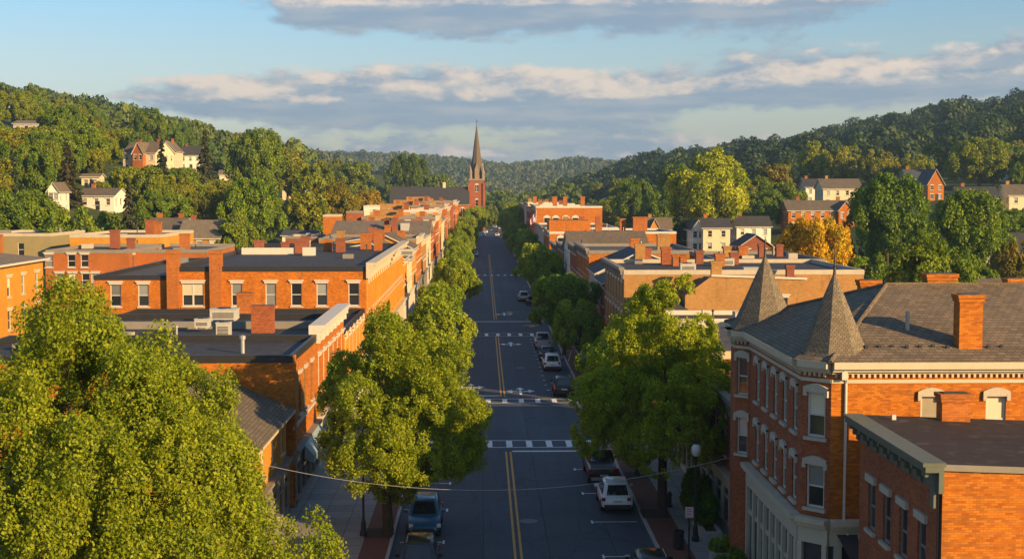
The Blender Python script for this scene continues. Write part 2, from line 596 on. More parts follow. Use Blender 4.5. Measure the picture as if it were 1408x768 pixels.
M['sidewalk'] = paving('sidewalk_concrete', (0.30, 0.285, 0.26), 1.5)
M['pavers'] = paving('brick_pavers', (0.20, 0.085, 0.055), 0.22, 0.012)
M['kerb'] = plain('kerb_granite', (0.36, 0.35, 0.33), 0.85, 0.25)
M['paint_white'] = paint('road_paint_white', (0.72, 0.72, 0.70))
M['paint_yellow'] = paint('road_paint_yellow', (0.56, 0.30, 0.045))
M['ground'] = ground_mat()
M['bark'] = bark()
M['leaf_maple'] = leaf('leaf_maple', (0.100, 0.175, 0.010), (0.36, 0.40, 0.020), 0.45)
M['leaf_street'] = leaf('leaf_street', (0.078, 0.150, 0.010), (0.30, 0.35, 0.018), 0.42)
M['leaf_hill'] = leaf('leaf_hill', (0.070, 0.132, 0.010), (0.27, 0.32, 0.018), 0.34)
M['leaf_conifer'] = leaf('leaf_conifer', (0.035, 0.055, 0.022), (0.075, 0.09, 0.036), 0.1)
M['leaf_forest'] = leaf('leaf_forest', (0.045, 0.092, 0.012), (0.155, 0.195, 0.020), 0.25)
M['leaf_cloud_shade'] = leaf('leaf_cloud_shade', (0.014, 0.040, 0.012), (0.050, 0.080, 0.016), 0.12)  # cloud shadow over the east hill, painted in as darker leaf colour
M['leaf_far_hill'] = leaf('leaf_far_hill', (0.045, 0.080, 0.030), (0.12, 0.14, 0.045), 0.2)

# ---------------------------------------------------------------- ground, road, pavements
def axis(lo, hi, fine_lo, fine_hi, fine, grow):
    a = list(np.arange(fine_lo, fine_hi + fine, fine))
    s, v = fine, a[-1]
    while v < hi:
        s *= grow
        v += s
        a.append(min(v, hi))
    s, v = fine, a[0]
    while v > lo:
        s *= grow
        v -= s
        a.insert(0, max(v, lo))
    return np.array(a)


def make_ground():
    xs = axis(-3200, 3200, -330, 400, 9.0, 1.13)
    ys = axis(-900, 4200, 0, 1000, 11.0, 1.10)
    X, Y = np.meshgrid(xs, ys)
    Z = height(X, Y)
    v = np.stack([X, Y, Z], -1).reshape(-1, 3)
    nx, ny = len(xs), len(ys)
    i = np.arange(nx - 1)[None, :] + nx * np.arange(ny - 1)[:, None]
    f = np.stack([i, i + 1, i + 1 + nx, i + nx], -1).reshape(-1, 4)
    me = quads('ground', v, f, M['ground'])
    me.polygons.foreach_set('use_smooth', [True] * len(f))
    o = link(bpy.data.objects.new('ground', me))
    tag(o, kind='structure')


def quads(name, v, f, mat, tint=None):
    me = bpy.data.meshes.new(name)
    nv, nf = len(v), len(f)
    k = f.shape[1]
    me.vertices.add(nv)
    me.vertices.foreach_set('co', np.ascontiguousarray(v, dtype=np.float32).ravel())
    me.loops.add(nf * k)
    me.loops.foreach_set('vertex_index', np.ascontiguousarray(f, dtype=np.int32).ravel())
    me.polygons.add(nf)
    me.polygons.foreach_set('loop_start', np.arange(0, nf * k, k, dtype=np.int32))
    me.polygons.foreach_set('loop_total', np.full(nf, k, dtype=np.int32))
    if tint is not None:
        a = me.attributes.new('tint', 'FLOAT', 'FACE')
        a.data.foreach_set('value', np.ascontiguousarray(tint, dtype=np.float32))
    me.materials.append(mat)
    me.update(calc_edges=True)
    return me


KL, KR = -4.7, 8.9            # kerb lines of the main street


def strip(name, mat, xl, xr, y0, y1, z, step=12.0, kind='structure', thick=0.0):
    """sheet that follows the street; xl / xr are offsets from the street's own axis"""
    m = MB()
    n = max(1, int((y1 - y0) / step))
    ys = [y0 + (y1 - y0) * k / n for k in range(n + 1)]
    for a, b in zip(ys[:-1], ys[1:]):
        ca, cb = road_x(a) - 2.1, road_x(b) - 2.1
        m.face([(ca + xl, a, z), (ca + xr, a, z), (cb + xr, b, z), (cb + xl, b, z)])
        if thick:
            m.face([(ca + xl, a, z - thick), (ca + xl, a, z), (cb + xl, b, z), (cb + xl, b, z - thick)])
            m.face([(ca + xr, a, z), (ca + xr, a, z - thick), (cb + xr, b, z - thick), (cb + xr, b, z)])
    if thick:
        for y, s in ((y0, 1), (y1, -1)):
            c = road_x(y) - 2.1
            q = [(c + xl, y, z - thick), (c + xr, y, z - thick), (c + xr, y, z), (c + xl, y, z)]
            m.face(q if s > 0 else q[::-1])
    o = m.build(name, mat)
    return tag(o, kind=kind)


def marks():
    z = 0.012
    cx = 1.78

    def rect(name, mat, rects):
        m = MB()
        for x0, x1, y0, y1 in rects:
            m.face([(x0, y0, z), (x1, y0, z), (x1, y1, z), (x0, y1, z)])
        return tag(m.build(name, mat), kind='structure')
    # double yellow line, broken at the crossings
    for a, b in ((40, 94.6), (120.2, 171), (193, 292), (300, 392)):
        m = MB()
        n = max(1, int((b - a) / 20))
        for dx in (-0.16, 0.16):
            for k in range(n):
                ya, yb = a + (b - a) * k / n, a + (b - a) * (k + 1) / n
                m.face([(cx + dx - 0.065, ya, z), (cx + dx + 0.065, ya, z), (cx + dx + 0.065, yb, z), (cx + dx - 0.065, yb, z)])
        tag(m.build('centre_line_marking', M['paint_yellow']), kind='structure')
    # crossings: two thin lines with blocks between
    for y0, y1, bars in ((96.4, 98.8, True), (116.8, 118.8, True), (171.0, 174.0, True), (189.6, 190.2, False), (293.5, 296.5, True)):
        rr = []
        if bars:
            rr += [(KL + 0.3, KR - 0.3, y1 + 0.05, y1 + 0.20), (KL + 0.3, KR - 0.3, y0 - 0.20, y0 - 0.05)]
            x = KL + 0.55
            while x < KR - 0.8:
                rr.append((x, x + 0.44, y0, y1))
                x += 1.46
        else:
            rr.append((KL + 0.3, KR - 0.3, y0, y1))
        rect('crosswalk_marking', M['paint_white'], rr)
    rect('stop_line_marking', M['paint_white'], [(cx + 0.3, KR - 0.4, 94.6, 95.0)])
    rect('stop_line_marking', M['paint_white'], [(KL + 0.4, cx - 0.3, 120.6, 121.0)])
    # lane arrows: shaft with two heads
    for ax, ay in ((3.35, 161.5), (3.45, 123.4), (-1.2, 126.0), (3.2, 201.0)):
        m = MB()
        for q in ([(-.11, -2.0), (.11, -2.0), (.11, 1.2), (-.11, 1.2)], [(-.42, 1.2), (.42, 1.2), (0, 2.6)],
                  [(.11, -.5), (.75, -.1), (.75, .45), (.11, -.05)], [(.75, -.75), (1.35, .2), (.75, 1.1)],
                  [(-.75, -.1), (-.11, -.5), (-.11, -.05), (-.75, .45)], [(-1.35, .2), (-.75, -.75), (-.75, 1.1)]):
            m.face([(ax + a, ay + b, z) for a, b in q])
        tag(m.build('lane_arrow_marking', M['paint_white']), kind='structure')
    for ax, ay, l, w in ((2.9, 205.0, 2.6, 0.35), (5.6, 184.0, 2.4, 0.9), (6.3, 192.5, 3.0, 0.8)):
        rect('worn_yellow_marking', M['paint_yellow'], [(ax, ax + l, ay, ay + w), (ax + l * 0.3, ax + l * 0.6, ay - 1.6, ay)])
    # parking bay ticks
    for k in range(9):
        y = 67.0 + 7.15 * k
        if 92 < y < 122:
            continue
        rect('parking_bay_marking', M['paint_white'], [(6.15, 8.6, y, y + 0.11), (6.04, 6.15, y - 0.3, y + 0.4)])
        rect('parking_bay_marking', M['paint_white'], [(-4.4, -2.15, y + 3, y + 3.11), (-2.15, -2.04, y + 2.7, y + 3.4)])
    for k in range(14):
        rect('parking_bay_marking', M['paint_white'], [(5.85, 6.1, 124 + 3.3 * k, 124.25 + 3.3 * k)])
    # manhole covers
    for mx, my in ((2.55, 74.5), (3.9, 140.0)):
        m = MB()
        m.lathe([(0.52, 0.008), (0.5, 0.02), (0.42, 0.016), (0.0, 0.018)], (mx, my), 20)
        o = tag(m.build('manhole_cover', plain('cast_iron', (0.11, 0.11, 0.115), 0.6, 0.4)), kind='structure')


def make_street():
    make_ground()
    strip('road', M['asphalt'], KL - 0.05, KR + 0.05, -40, 800, 0.004, 20)
    for a, b, nm in ((KR + 0.05, 60.0, 'side_road'), (-60, KL - 0.05, 'side_road')):
        m = MB()
        y0, y1 = (99.8, 112.6) if a > 0 else (0, 0)
        if y1:
            m.face([(a, y0, 0.003), (b, y0, 0.003), (b, y1, 0.003), (a, y1, 0.003)])
            tag(m.build(nm, M['asphalt']), kind='structure')
    for a, b in ((-40, 98.5), (113.8, 560)):
        strip('kerb', M['kerb'], KR + 0.05, KR + 0.22, a, b, 0.15, 12, thick=0.15)
        strip('brick_paving_strip', M['pavers'], KR + 0.22, KR + 1.75, a, b, 0.14, 12, thick=0.14)
        strip('pavement', M['sidewalk'], KR + 1.75, 14.2, a, b, 0.135, 12, thick=0.13)
    for a, b in ((-40, 560),):
        strip('kerb', M['kerb'], KL - 0.22, KL - 0.05, a, b, 0.15, 12, thick=0.15)
        strip('brick_paving_strip', M['pavers'], KL - 1.6, KL - 0.22, a, b, 0.14, 12, thick=0.14)
        strip('pavement', M['sidewalk'], -11.2, KL - 1.6, a, b, 0.135, 12, thick=0.13)
    marks()
    # back lots of gravel and tarmac behind both rows
    for nm, x0, x1, y0, y1 in (('parking_lot', -45, -24.5, 60, 121), ('parking_lot', 36, 62, 120, 330), ('back_lane', -62, -36.8, 190, 330)):
        m = MB()
        m.face([(x0, y0, 0.003), (x1, y0, 0.003), (x1, y1, 0.003), (x0, y1, 0.003)]) if y1 < 165 else None
        if m.f:
            tag(m.build(nm, M['asphalt']), kind='structure')


# ---------------------------------------------------------------- trees
def unit(rng, n):
    d = rng.normal(size=(n, 3))
    return d / np.linalg.norm(d, axis=1, keepdims=True)


def leaf_quads(rng, c, nrm, size):
    """one folded diamond of two triangles' worth per leaf"""
    n = len(c)
    a = np.cross(nrm, unit(rng, n))
    a /= np.maximum(np.linalg.norm(a, axis=1, keepdims=True), 1e-6)
    b = np.cross(nrm, a)
    s = size * rng.uniform(0.6, 1.35, (n, 1))
    k = rng.uniform(0.55, 0.9, (n, 1))
    lift = nrm * s * rng.uniform(-0.25, 0.25, (n, 1))
    v = np.stack([c - a * s * 0.5, c + b * s * k * 0.5 + lift, c + a * s * 0.55, c - b * s * k * 0.5 + lift], 1).reshape(-1, 3)
    f = np.arange(n * 4).reshape(n, 4)
    return v, f


def crown_mesh(name, seed, mat, rx, zc, zu, zd, nclump, nleaf, size, clump=0.21, ry=None, tuft=1.15, lobes=11, ragged=0.32, sub=0, taper=0.0, shell=0.74):
    """leaves spread through clumps that fill an uneven crown (radius rx, centre height zc, zu above, zd below)"""
    rng = np.random.default_rng(seed)
    ry = ry or rx
    d = unit(rng, nclump)
    # more clumps above than below
    d[:, 2] = np.where((d[:, 2] < -0.35) & (rng.random(nclump) < 0.45), -d[:, 2], d[:, 2])
    lob = unit(rng, lobes)
    lob[:, 2] = np.abs(lob[:, 2]) * 0.9 - 0.25
    lob /= np.linalg.norm(lob, axis=1, keepdims=True)
    dots = np.clip(d @ lob.T, 0, 1)
    bump = (1.0 - ragged) + (ragged + 0.08) * (dots ** 5).max(1)
    rad = np.where(rng.random(nclump) < shell, rng.uniform(0.80, 1.0, nclump), rng.uniform(0.3, 0.8, nclump)) * bump
    sc = np.stack([np.full(nclump, rx), np.full(nclump, ry), np.where(d[:, 2] > 0, zu, zd)], 1)
    cc = d * rad[:, None] * sc
    cc[:, :2] *= (1 - taper * np.clip(cc[:, 2:3] / zu, 0, 1))
    cc += np.array([0, 0, zc])
    rc = clump * rx * rng.uniform(0.6, 1.3, nclump)
    tc = rng.uniform(0, 1, nclump)
    if sub:
        # each limb carries a boss of smaller sprays over its outer face
        nc, dd, rr, tt = [], [], [], []
        for i in range(nclump):
            u = unit(rng, sub * 3)
            u = u[(u @ d[i] + 0.35 * u[:, 2]) > -0.25][:sub]
            nc.append(cc[i] + u * rc[i] * rng.uniform(0.55, 1.0, (len(u), 1)) * np.array([1, 1, tuft]))
            q = u * 0.8 + d[i] * 0.5
            dd.append(q / np.linalg.norm(q, axis=1, keepdims=True))
            rr.append(rc[i] * rng.uniform(0.22, 0.42, len(u)))
            tt.append(np.clip(tc[i] * 0.45 + rng.uniform(0, 0.75, len(u)), 0, 1.1))
        cl = cc
        cc, d, rc, tc = np.concatenate(nc), np.concatenate(dd), np.concatenate(rr), np.concatenate(tt)
        nclump = len(cc)
    else:
        cl = cc
    V, T, n0 = [], [], 0
    per = np.maximum(6, (nleaf / nclump * (rc / rc.mean()) ** 2)).astype(int)
    for i in range(nclump):
        n = per[i]
        u = unit(rng, n)
        flip = (u @ d[i]) < -0.2
        u[flip] *= -1
        r = rng.uniform(0, 1, n) ** 0.45
        p = u * r[:, None] * rc[i] * np.array([1, 1, tuft])
        nr = u * 0.42 + d[i] * 0.18 + np.array([0, 0, 0.12]) + rng.normal(size=(n, 3)) * 0.62
        nr /= np.linalg.norm(nr, axis=1, keepdims=True)
        v, _ = leaf_quads(rng, cc[i] + p, nr, size)
        V.append(v)
        T.append(np.clip(tc[i] * 0.5 + rng.uniform(0, 1, n) ** 1.6 * 0.7, 0, 1))
    v = np.concatenate(V)
    f = np.arange(len(v)).reshape(-1, 4)
    return quads(name, v, f, mat, np.concatenate(T)), cl


def trunk_mesh(seed, h, r, cc, nlimb=9, fork=0.36):
    rng = np.random.default_rng(seed + 99)
    m = MB()
    zt = h * fork
    p = [(0, 0, -0.4), (0, 0, 0.15), (rng.uniform(-.1, .1), rng.uniform(-.1, .1), zt * 0.5), (rng.uniform(-.2, .2), rng.uniform(-.2, .2), zt),
         (rng.uniform(-.4, .4), rng.uniform(-.4, .4), h * 0.62), (rng.uniform(-.6, .6), rng.uniform(-.6, .6), h * 0.88)]
    m.tube(p, [r * 1.6, r * 1.25, r, r * 0.85, r * 0.45, r * 0.1], 9)
    order = rng.permutation(len(cc))[:nlimb]
    for j in order:
        e = Vector(cc[j])
        b = Vector(p[3]) if rng.random() < 0.6 else Vector(p[3]).lerp(Vector(p[4]), 0.5)
        b.z -= rng.uniform(0, 0.25) * zt
        mid = b.lerp(e, 0.5)
        mid.z += 0.1 * (e - b).length
        m.tube([b, mid, e], [r * 0.5, r * 0.3, r * 0.07], 6)
        for q in range(2):
            e2 = Vector(cc[rng.integers(len(cc))])
            if (e2 - mid).length < h * 0.35:
                m.tube([mid, e2], [r * 0.22, r * 0.05], 5)
    return m.mesh('trunk', M['bark'])


def conifer_mesh(seed, h, r, nleaf, size):
    rng = np.random.default_rng(seed)
    V, T = [], []
    nb = 110
    for i in range(nb):
        t = (i + rng.uniform(0, 1)) / nb
        z = h * (0.1 + 0.89 * t)
        L = r * (1 - t) ** 0.85 * rng.uniform(0.75, 1.12) + 0.15
        a = rng.uniform(0, 2 * math.pi)
        n = max(6, int(nleaf / nb * (0.35 + 1.5 * (1 - t))))
        s = rng.uniform(0.1, 1, n) ** 0.7
        w = 0.22 * L * (1.1 - s)
        c = np.stack([np.cos(a) * s * L, np.sin(a) * s * L, z - 0.28 * L * s ** 1.3 + 0.0 * s], 1)
        c += np.stack([-np.sin(a) * w * rng.normal(size=n), np.cos(a) * w * rng.normal(size=n), rng.normal(size=n) * 0.10 * L * 0.6], 1)
        nr = np.array([np.cos(a) * .4, np.sin(a) * .4, 0.8]) + rng.normal(size=(n, 3)) * 0.4
        nr /= np.linalg.norm(nr, axis=1, keepdims=True)
        v, _ = leaf_quads(rng, c, nr, size)
        V.append(v)
        T.append(np.clip(rng.uniform(0, .5) + rng.uniform(0, .5, n), 0, 1))
    v = np.concatenate(V)
    m = MB()
    m.tube([(0, 0, -0.4), (0, 0, h * 0.5), (0, 0, h * 0.97)], [h * 0.022, h * 0.013, 0.02], 7)
    return quads('crown', v, np.arange(len(v)).reshape(-1, 4), M['leaf_conifer'], np.concatenate(T)), m.mesh('trunk', M['bark'])


PROTO = {}


def proto(kind, seed, mat, rx, h, low, nclump, nleaf, size, r, **kw):
    """h: full height; low: height of the lowest leaves"""
    zc = low + (h - low) * kw.pop('mid', 0.42)
    fork = kw.pop('fork', 0.36)
    crown, cc = crown_mesh('crown', seed, mat, rx, zc, (h - zc) / 1.08, zc - low, nclump, nleaf, size, **kw)
    co = np.empty(len(crown.vertices) * 3, dtype=np.float32)
    crown.vertices.foreach_get('co', co)
    co = co.reshape(-1, 3)
    top = float(np.percentile(co[:, 2], 99.8))
    rad = float(np.percentile(np.hypot(co[:, 0], co[:, 1]), 98.5))
    PROTO[kind] = (crown, trunk_mesh(seed, h, r, cc, fork=fork), top, rad)


def make_protos():
    proto('street_a', 21, M['leaf_street'], 4.0, 10.0, 2.6, 95, 20000, 0.27, 0.20)
    proto('street_b', 22, M['leaf_street'], 4.2, 10.5, 2.4, 105, 20000, 0.28, 0.20, lobes=15)
    proto('street_c', 23, M['leaf_street'], 3.6, 9.0, 2.2, 80, 15000, 0.28, 0.18, ragged=0.42)
    proto('hill_a', 31, M['leaf_hill'], 5.2, 13.0, 1.4, 95, 12000, 0.48, 0.26, lobes=14)
    proto('hill_b', 32, M['leaf_hill'], 4.6, 14.5, 1.4, 95, 11500, 0.46, 0.25, ragged=0.40)
    proto('hill_c', 33, M['leaf_hill'], 6.2, 12.0, 1.2, 110, 13000, 0.50, 0.28, lobes=18, clump=0.18)
    proto('hill_d', 34, M['leaf_hill'], 4.2, 11.0, 1.0, 70, 9500, 0.46, 0.22, ragged=0.5, clump=0.24)
    proto('big_round', 35, M['leaf_hill'], 7.4, 15.0, 1.2, 170, 30000, 0.44, 0.38, lobes=22, clump=0.17)
    proto('big_open', 36, M['leaf_hill'], 8.6, 17.0, 3.2, 150, 26000, 0.46, 0.40, lobes=16, clump=0.17, ragged=0.42)
    for k, (s, h, r) in {'spruce': (41, 15.0, 4.2), 'fir': (42, 14.0, 2.6)}.items():
        c, t = conifer_mesh(s, h, r, 9000, 0.46)
        PROTO[k] = (c, t, h, r)


TREE_NAME = {'spruce': 'spruce_tree', 'fir': 'fir_tree'}


def put_tree(kind, x, y, h, w, label, colour=(1, 1, 1), group=None, name=None, rz=None, z=None):
    crown, trunk, top, rad = PROTO[kind]
    base = H(x, y) if z is None else z
    root = thing(name or TREE_NAME.get(kind, 'tree'), label, 'tree', (x, y, base - 0.05), random.uniform(0, 6.28) if rz is None else rz, group)
    s = w / 2 / rad
    root.scale = (s, s, h / top)
    t = bpy.data.objects.new('trunk', trunk)
    c = bpy.data.objects.new('crown', crown)
    for o in (t, c):
        o.parent = root
        link(o)
    c.color = (*colour, 1)
    return root


def tree_px(kind, px, ytop, Y, wpx, label, colour=(1, 1, 1), group=None, **kw):
    """tree whose top and width are read off the photograph at distance Y; it stands on the ground there"""
    best = None
    for k in range(-12, 25):
        y = Y * (1 + 0.025 * k)
        p = P(px, ytop, y)
        h, w = p.z - H(p.x, y), wpx / FPX * y
        lo, hi = (1.3, 3.6) if kind in ('fir', 'spruce') else (0.72, 1.22)
        cost = max(0, h / w - hi) * 4 + max(0, lo - h / w) * 4 + abs(k) * 0.03
        if best is None or cost < best[0]:
            best = (cost, y, p)
    Y, p = best[1:]
    b = H(p.x, Y)
    return put_tree(kind, p.x, Y, max(3.0, p.z - b), wpx / FPX * Y, label, colour, group, **kw)


def forest(name, label, pts, rads, seed, nq, size, mat, hscale=1.0):
    """a far wood as one mass: many small leafy domes"""
    rng = np.random.default_rng(seed)
    nT = len(pts)
    protos = []
    for k in range(6):
        d = unit(rng, nq)
        d[:, 2] = np.abs(d[:, 2]) * 1.0 - 0.12
        lob = unit(rng, 6)
        bump = 0.72 + 0.36 * (np.clip(d @ lob.T, 0, 1) ** 4).max(1)
        c = d * bump[:, None] * rng.uniform(0.8, 1.02, (nq, 1))
        nr = d + rng.normal(size=(nq, 3)) * 0.4 + np.array([0, 0, .2])
        nr /= np.linalg.norm(nr, axis=1, keepdims=True)
        v, _ = leaf_quads(rng, c, nr, size)
        protos.append(v)
    V = np.empty((nT, nq * 4, 3), dtype=np.float32)
    T = np.empty((nT, nq), dtype=np.float32)
    tc = np.array([0.5 + 0.28 * math.sin(p[0] * 0.031 + 1.1 * math.sin(p[1] * 0.023)) + rng.uniform(-.45, .45) for p in pts])
    for i in range(nT):
        a = rng.uniform(0, 6.28)
        ca, sa = math.cos(a), math.sin(a)
        v = protos[rng.integers(6)]
        r = rads[i]
        hh = r * rng.uniform(0.8, 1.75) * hscale
        V[i, :, 0] = (v[:, 0] * ca - v[:, 1] * sa) * r + pts[i][0]
        V[i, :, 1] = (v[:, 0] * sa + v[:, 1] * ca) * r + pts[i][1]
        V[i, :, 2] = v[:, 2] * hh + pts[i][2] + hh * 0.75
        T[i] = np.clip(tc[i] * 0.8 + rng.uniform(0, 0.25, nq), 0, 1)
    v = V.reshape(-1, 3)
    o = link(bpy.data.objects.new(name, quads(name, v, np.arange(len(v)).reshape(-1, 4), mat, T.ravel())))
    return tag(o, label, None, None, 'stuff')


def scatter(seed, x0, x1, y0, y1, d, keep):
    """jittered grid"""
    rng = np.random.default_rng(seed)
    xs, ys = np.meshgrid(np.arange(x0, x1, d), np.arange(y0, y1, d))
    x = (xs + rng.uniform(-.48, .48, xs.shape) * d).ravel()
    y = (ys + rng.uniform(-.48, .48, ys.shape) * d).ravel()
    k = keep(x, y)
    x, y = x[k], y[k]
    return np.stack([x, y, height(x, y)], 1)


# ---------------------------------------------------------------- buildings
WIN = {}


WRNG = random.Random(12)


def win_mesh(w, h, style):
    """frame, pane, lintel and sill meshes of one sash window; x along the wall, -y outwards, z up from the opening's foot"""
    var = WRNG.choice((0, 0, 1, 2, 3)) if style in ('white', 'cap', 'ped') else 0
    key = (round(w, 2), round(h, 2), style, var)
    if key in WIN:
        return WIN[key]
    tr, lin, pane_low, pane_up = {
        'white': ('white_trim', 'flat', 'pane', 'blind'), 'ped': ('white_trim', 'ped', 'pane', 'blind'), 'stone': ('green_trim', 'flat', 'pane', 'pane'),
        'cap': ('white_trim', 'cap', 'pane', 'blind'), 'arch': ('white_trim', 'arch', 'pane', 'pane'), 'plain': ('white_trim', None, 'pane', 'pane'),
        'curt': ('white_trim', 'ped', 'curtain', 'curtain'), 'dark': ('grey_trim', 'flat', 'pane', 'pane'),
    }[style]
    t = 0.075 if w > 0.7 else 0.06
    f = MB()
    f.box(0, t, 0, 0.09, 0, h)
    f.box(w - t, w, 0, 0.09, 0, h)
    f.box(t, w - t, 0, 0.09, h - t, h)
    f.box(t, w - t, 0, 0.09, 0, t * 1.3)
    f.box(t, w - t, 0.012, 0.075, h * 0.5 - 0.035, h * 0.5 + 0.035)
    if w > 1.5:
        f.box(w / 2 - t, w / 2 + t, 0.004, 0.09, t * 1.3, h - t)
    pane_up, pane_low = ((pane_up, pane_low), ('pane', 'pane'), ('blind', 'blind'), ('curtain', 'pane'))[var]
    p = MB()
    p.face([(t, 0.055, t), (w - t, 0.055, t), (w - t, 0.055, h * 0.5), (t, 0.055, h * 0.5)], 0)
    p.face([(t, 0.05, h * 0.5), (w - t, 0.05, h * 0.5), (w - t, 0.05, h - t), (t, 0.05, h - t)], 1)
    res = [('window', f.mesh('window', M[tr]), (0, 0.07)), ('pane', p.mesh('pane', [M[pane_low], M[pane_up]]), None)]
    if lin:
        l = MB()
        if lin == 'flat':
            l.box(-0.12, w + 0.12, -0.12, 0.0, h + 0.004, h + 0.26)
        elif lin == 'cap':
            l.box(-0.1, w + 0.1, -0.13, 0.0, h + 0.004, h + 0.2)
            l.box(-0.2, w + 0.2, -0.22, 0.0, h + 0.203, h + 0.32)
        elif lin in ('ped', 'arch'):
            zz = []
            n = 6
            rise = 0.16 if lin == 'ped' else 0.34 * w
            a0, a1 = -0.14, w + 0.14
            for k in range(n + 1):
                u = k / n
                zz.append((a0 + (a1 - a0) * u, h + 0.20 + rise * math.sin(math.pi * u)))
            for (xa, za), (xb, zb) in zip(zz[:-1], zz[1:]):
                la, lb = h + 0.005, h + 0.005
                l.face([(xa, -0.11, la), (xb, -0.11, lb), (xb, -0.11, zb), (xa, -0.11, za)])
                l.face([(xa, -0.11, za), (xb, -0.11, zb), (xb, 0, zb), (xa, 0, za)])
                l.face([(xa, 0, la), (xb, 0, lb), (xb, -0.11, lb), (xa, -0.11, la)])
            l.box(a0 - 0.002, a0 + 0.14, -0.118, 0, h - 0.16, h + 0.1)
            l.box(a1 - 0.14, a1 + 0.002, -0.118, 0, h - 0.16, h + 0.1)
        res.append(('lintel', l.mesh('lintel', M['white_trim' if style in ('white', 'cap', 'arch') else 'stone']), None))
    s = MB()
    s.box(-0.1, w + 0.1, -0.13, 0.04, -0.13, -0.003)
    res.append(('sill', s.mesh('sill', M['stone']), None))
    WIN[key] = res
    return res


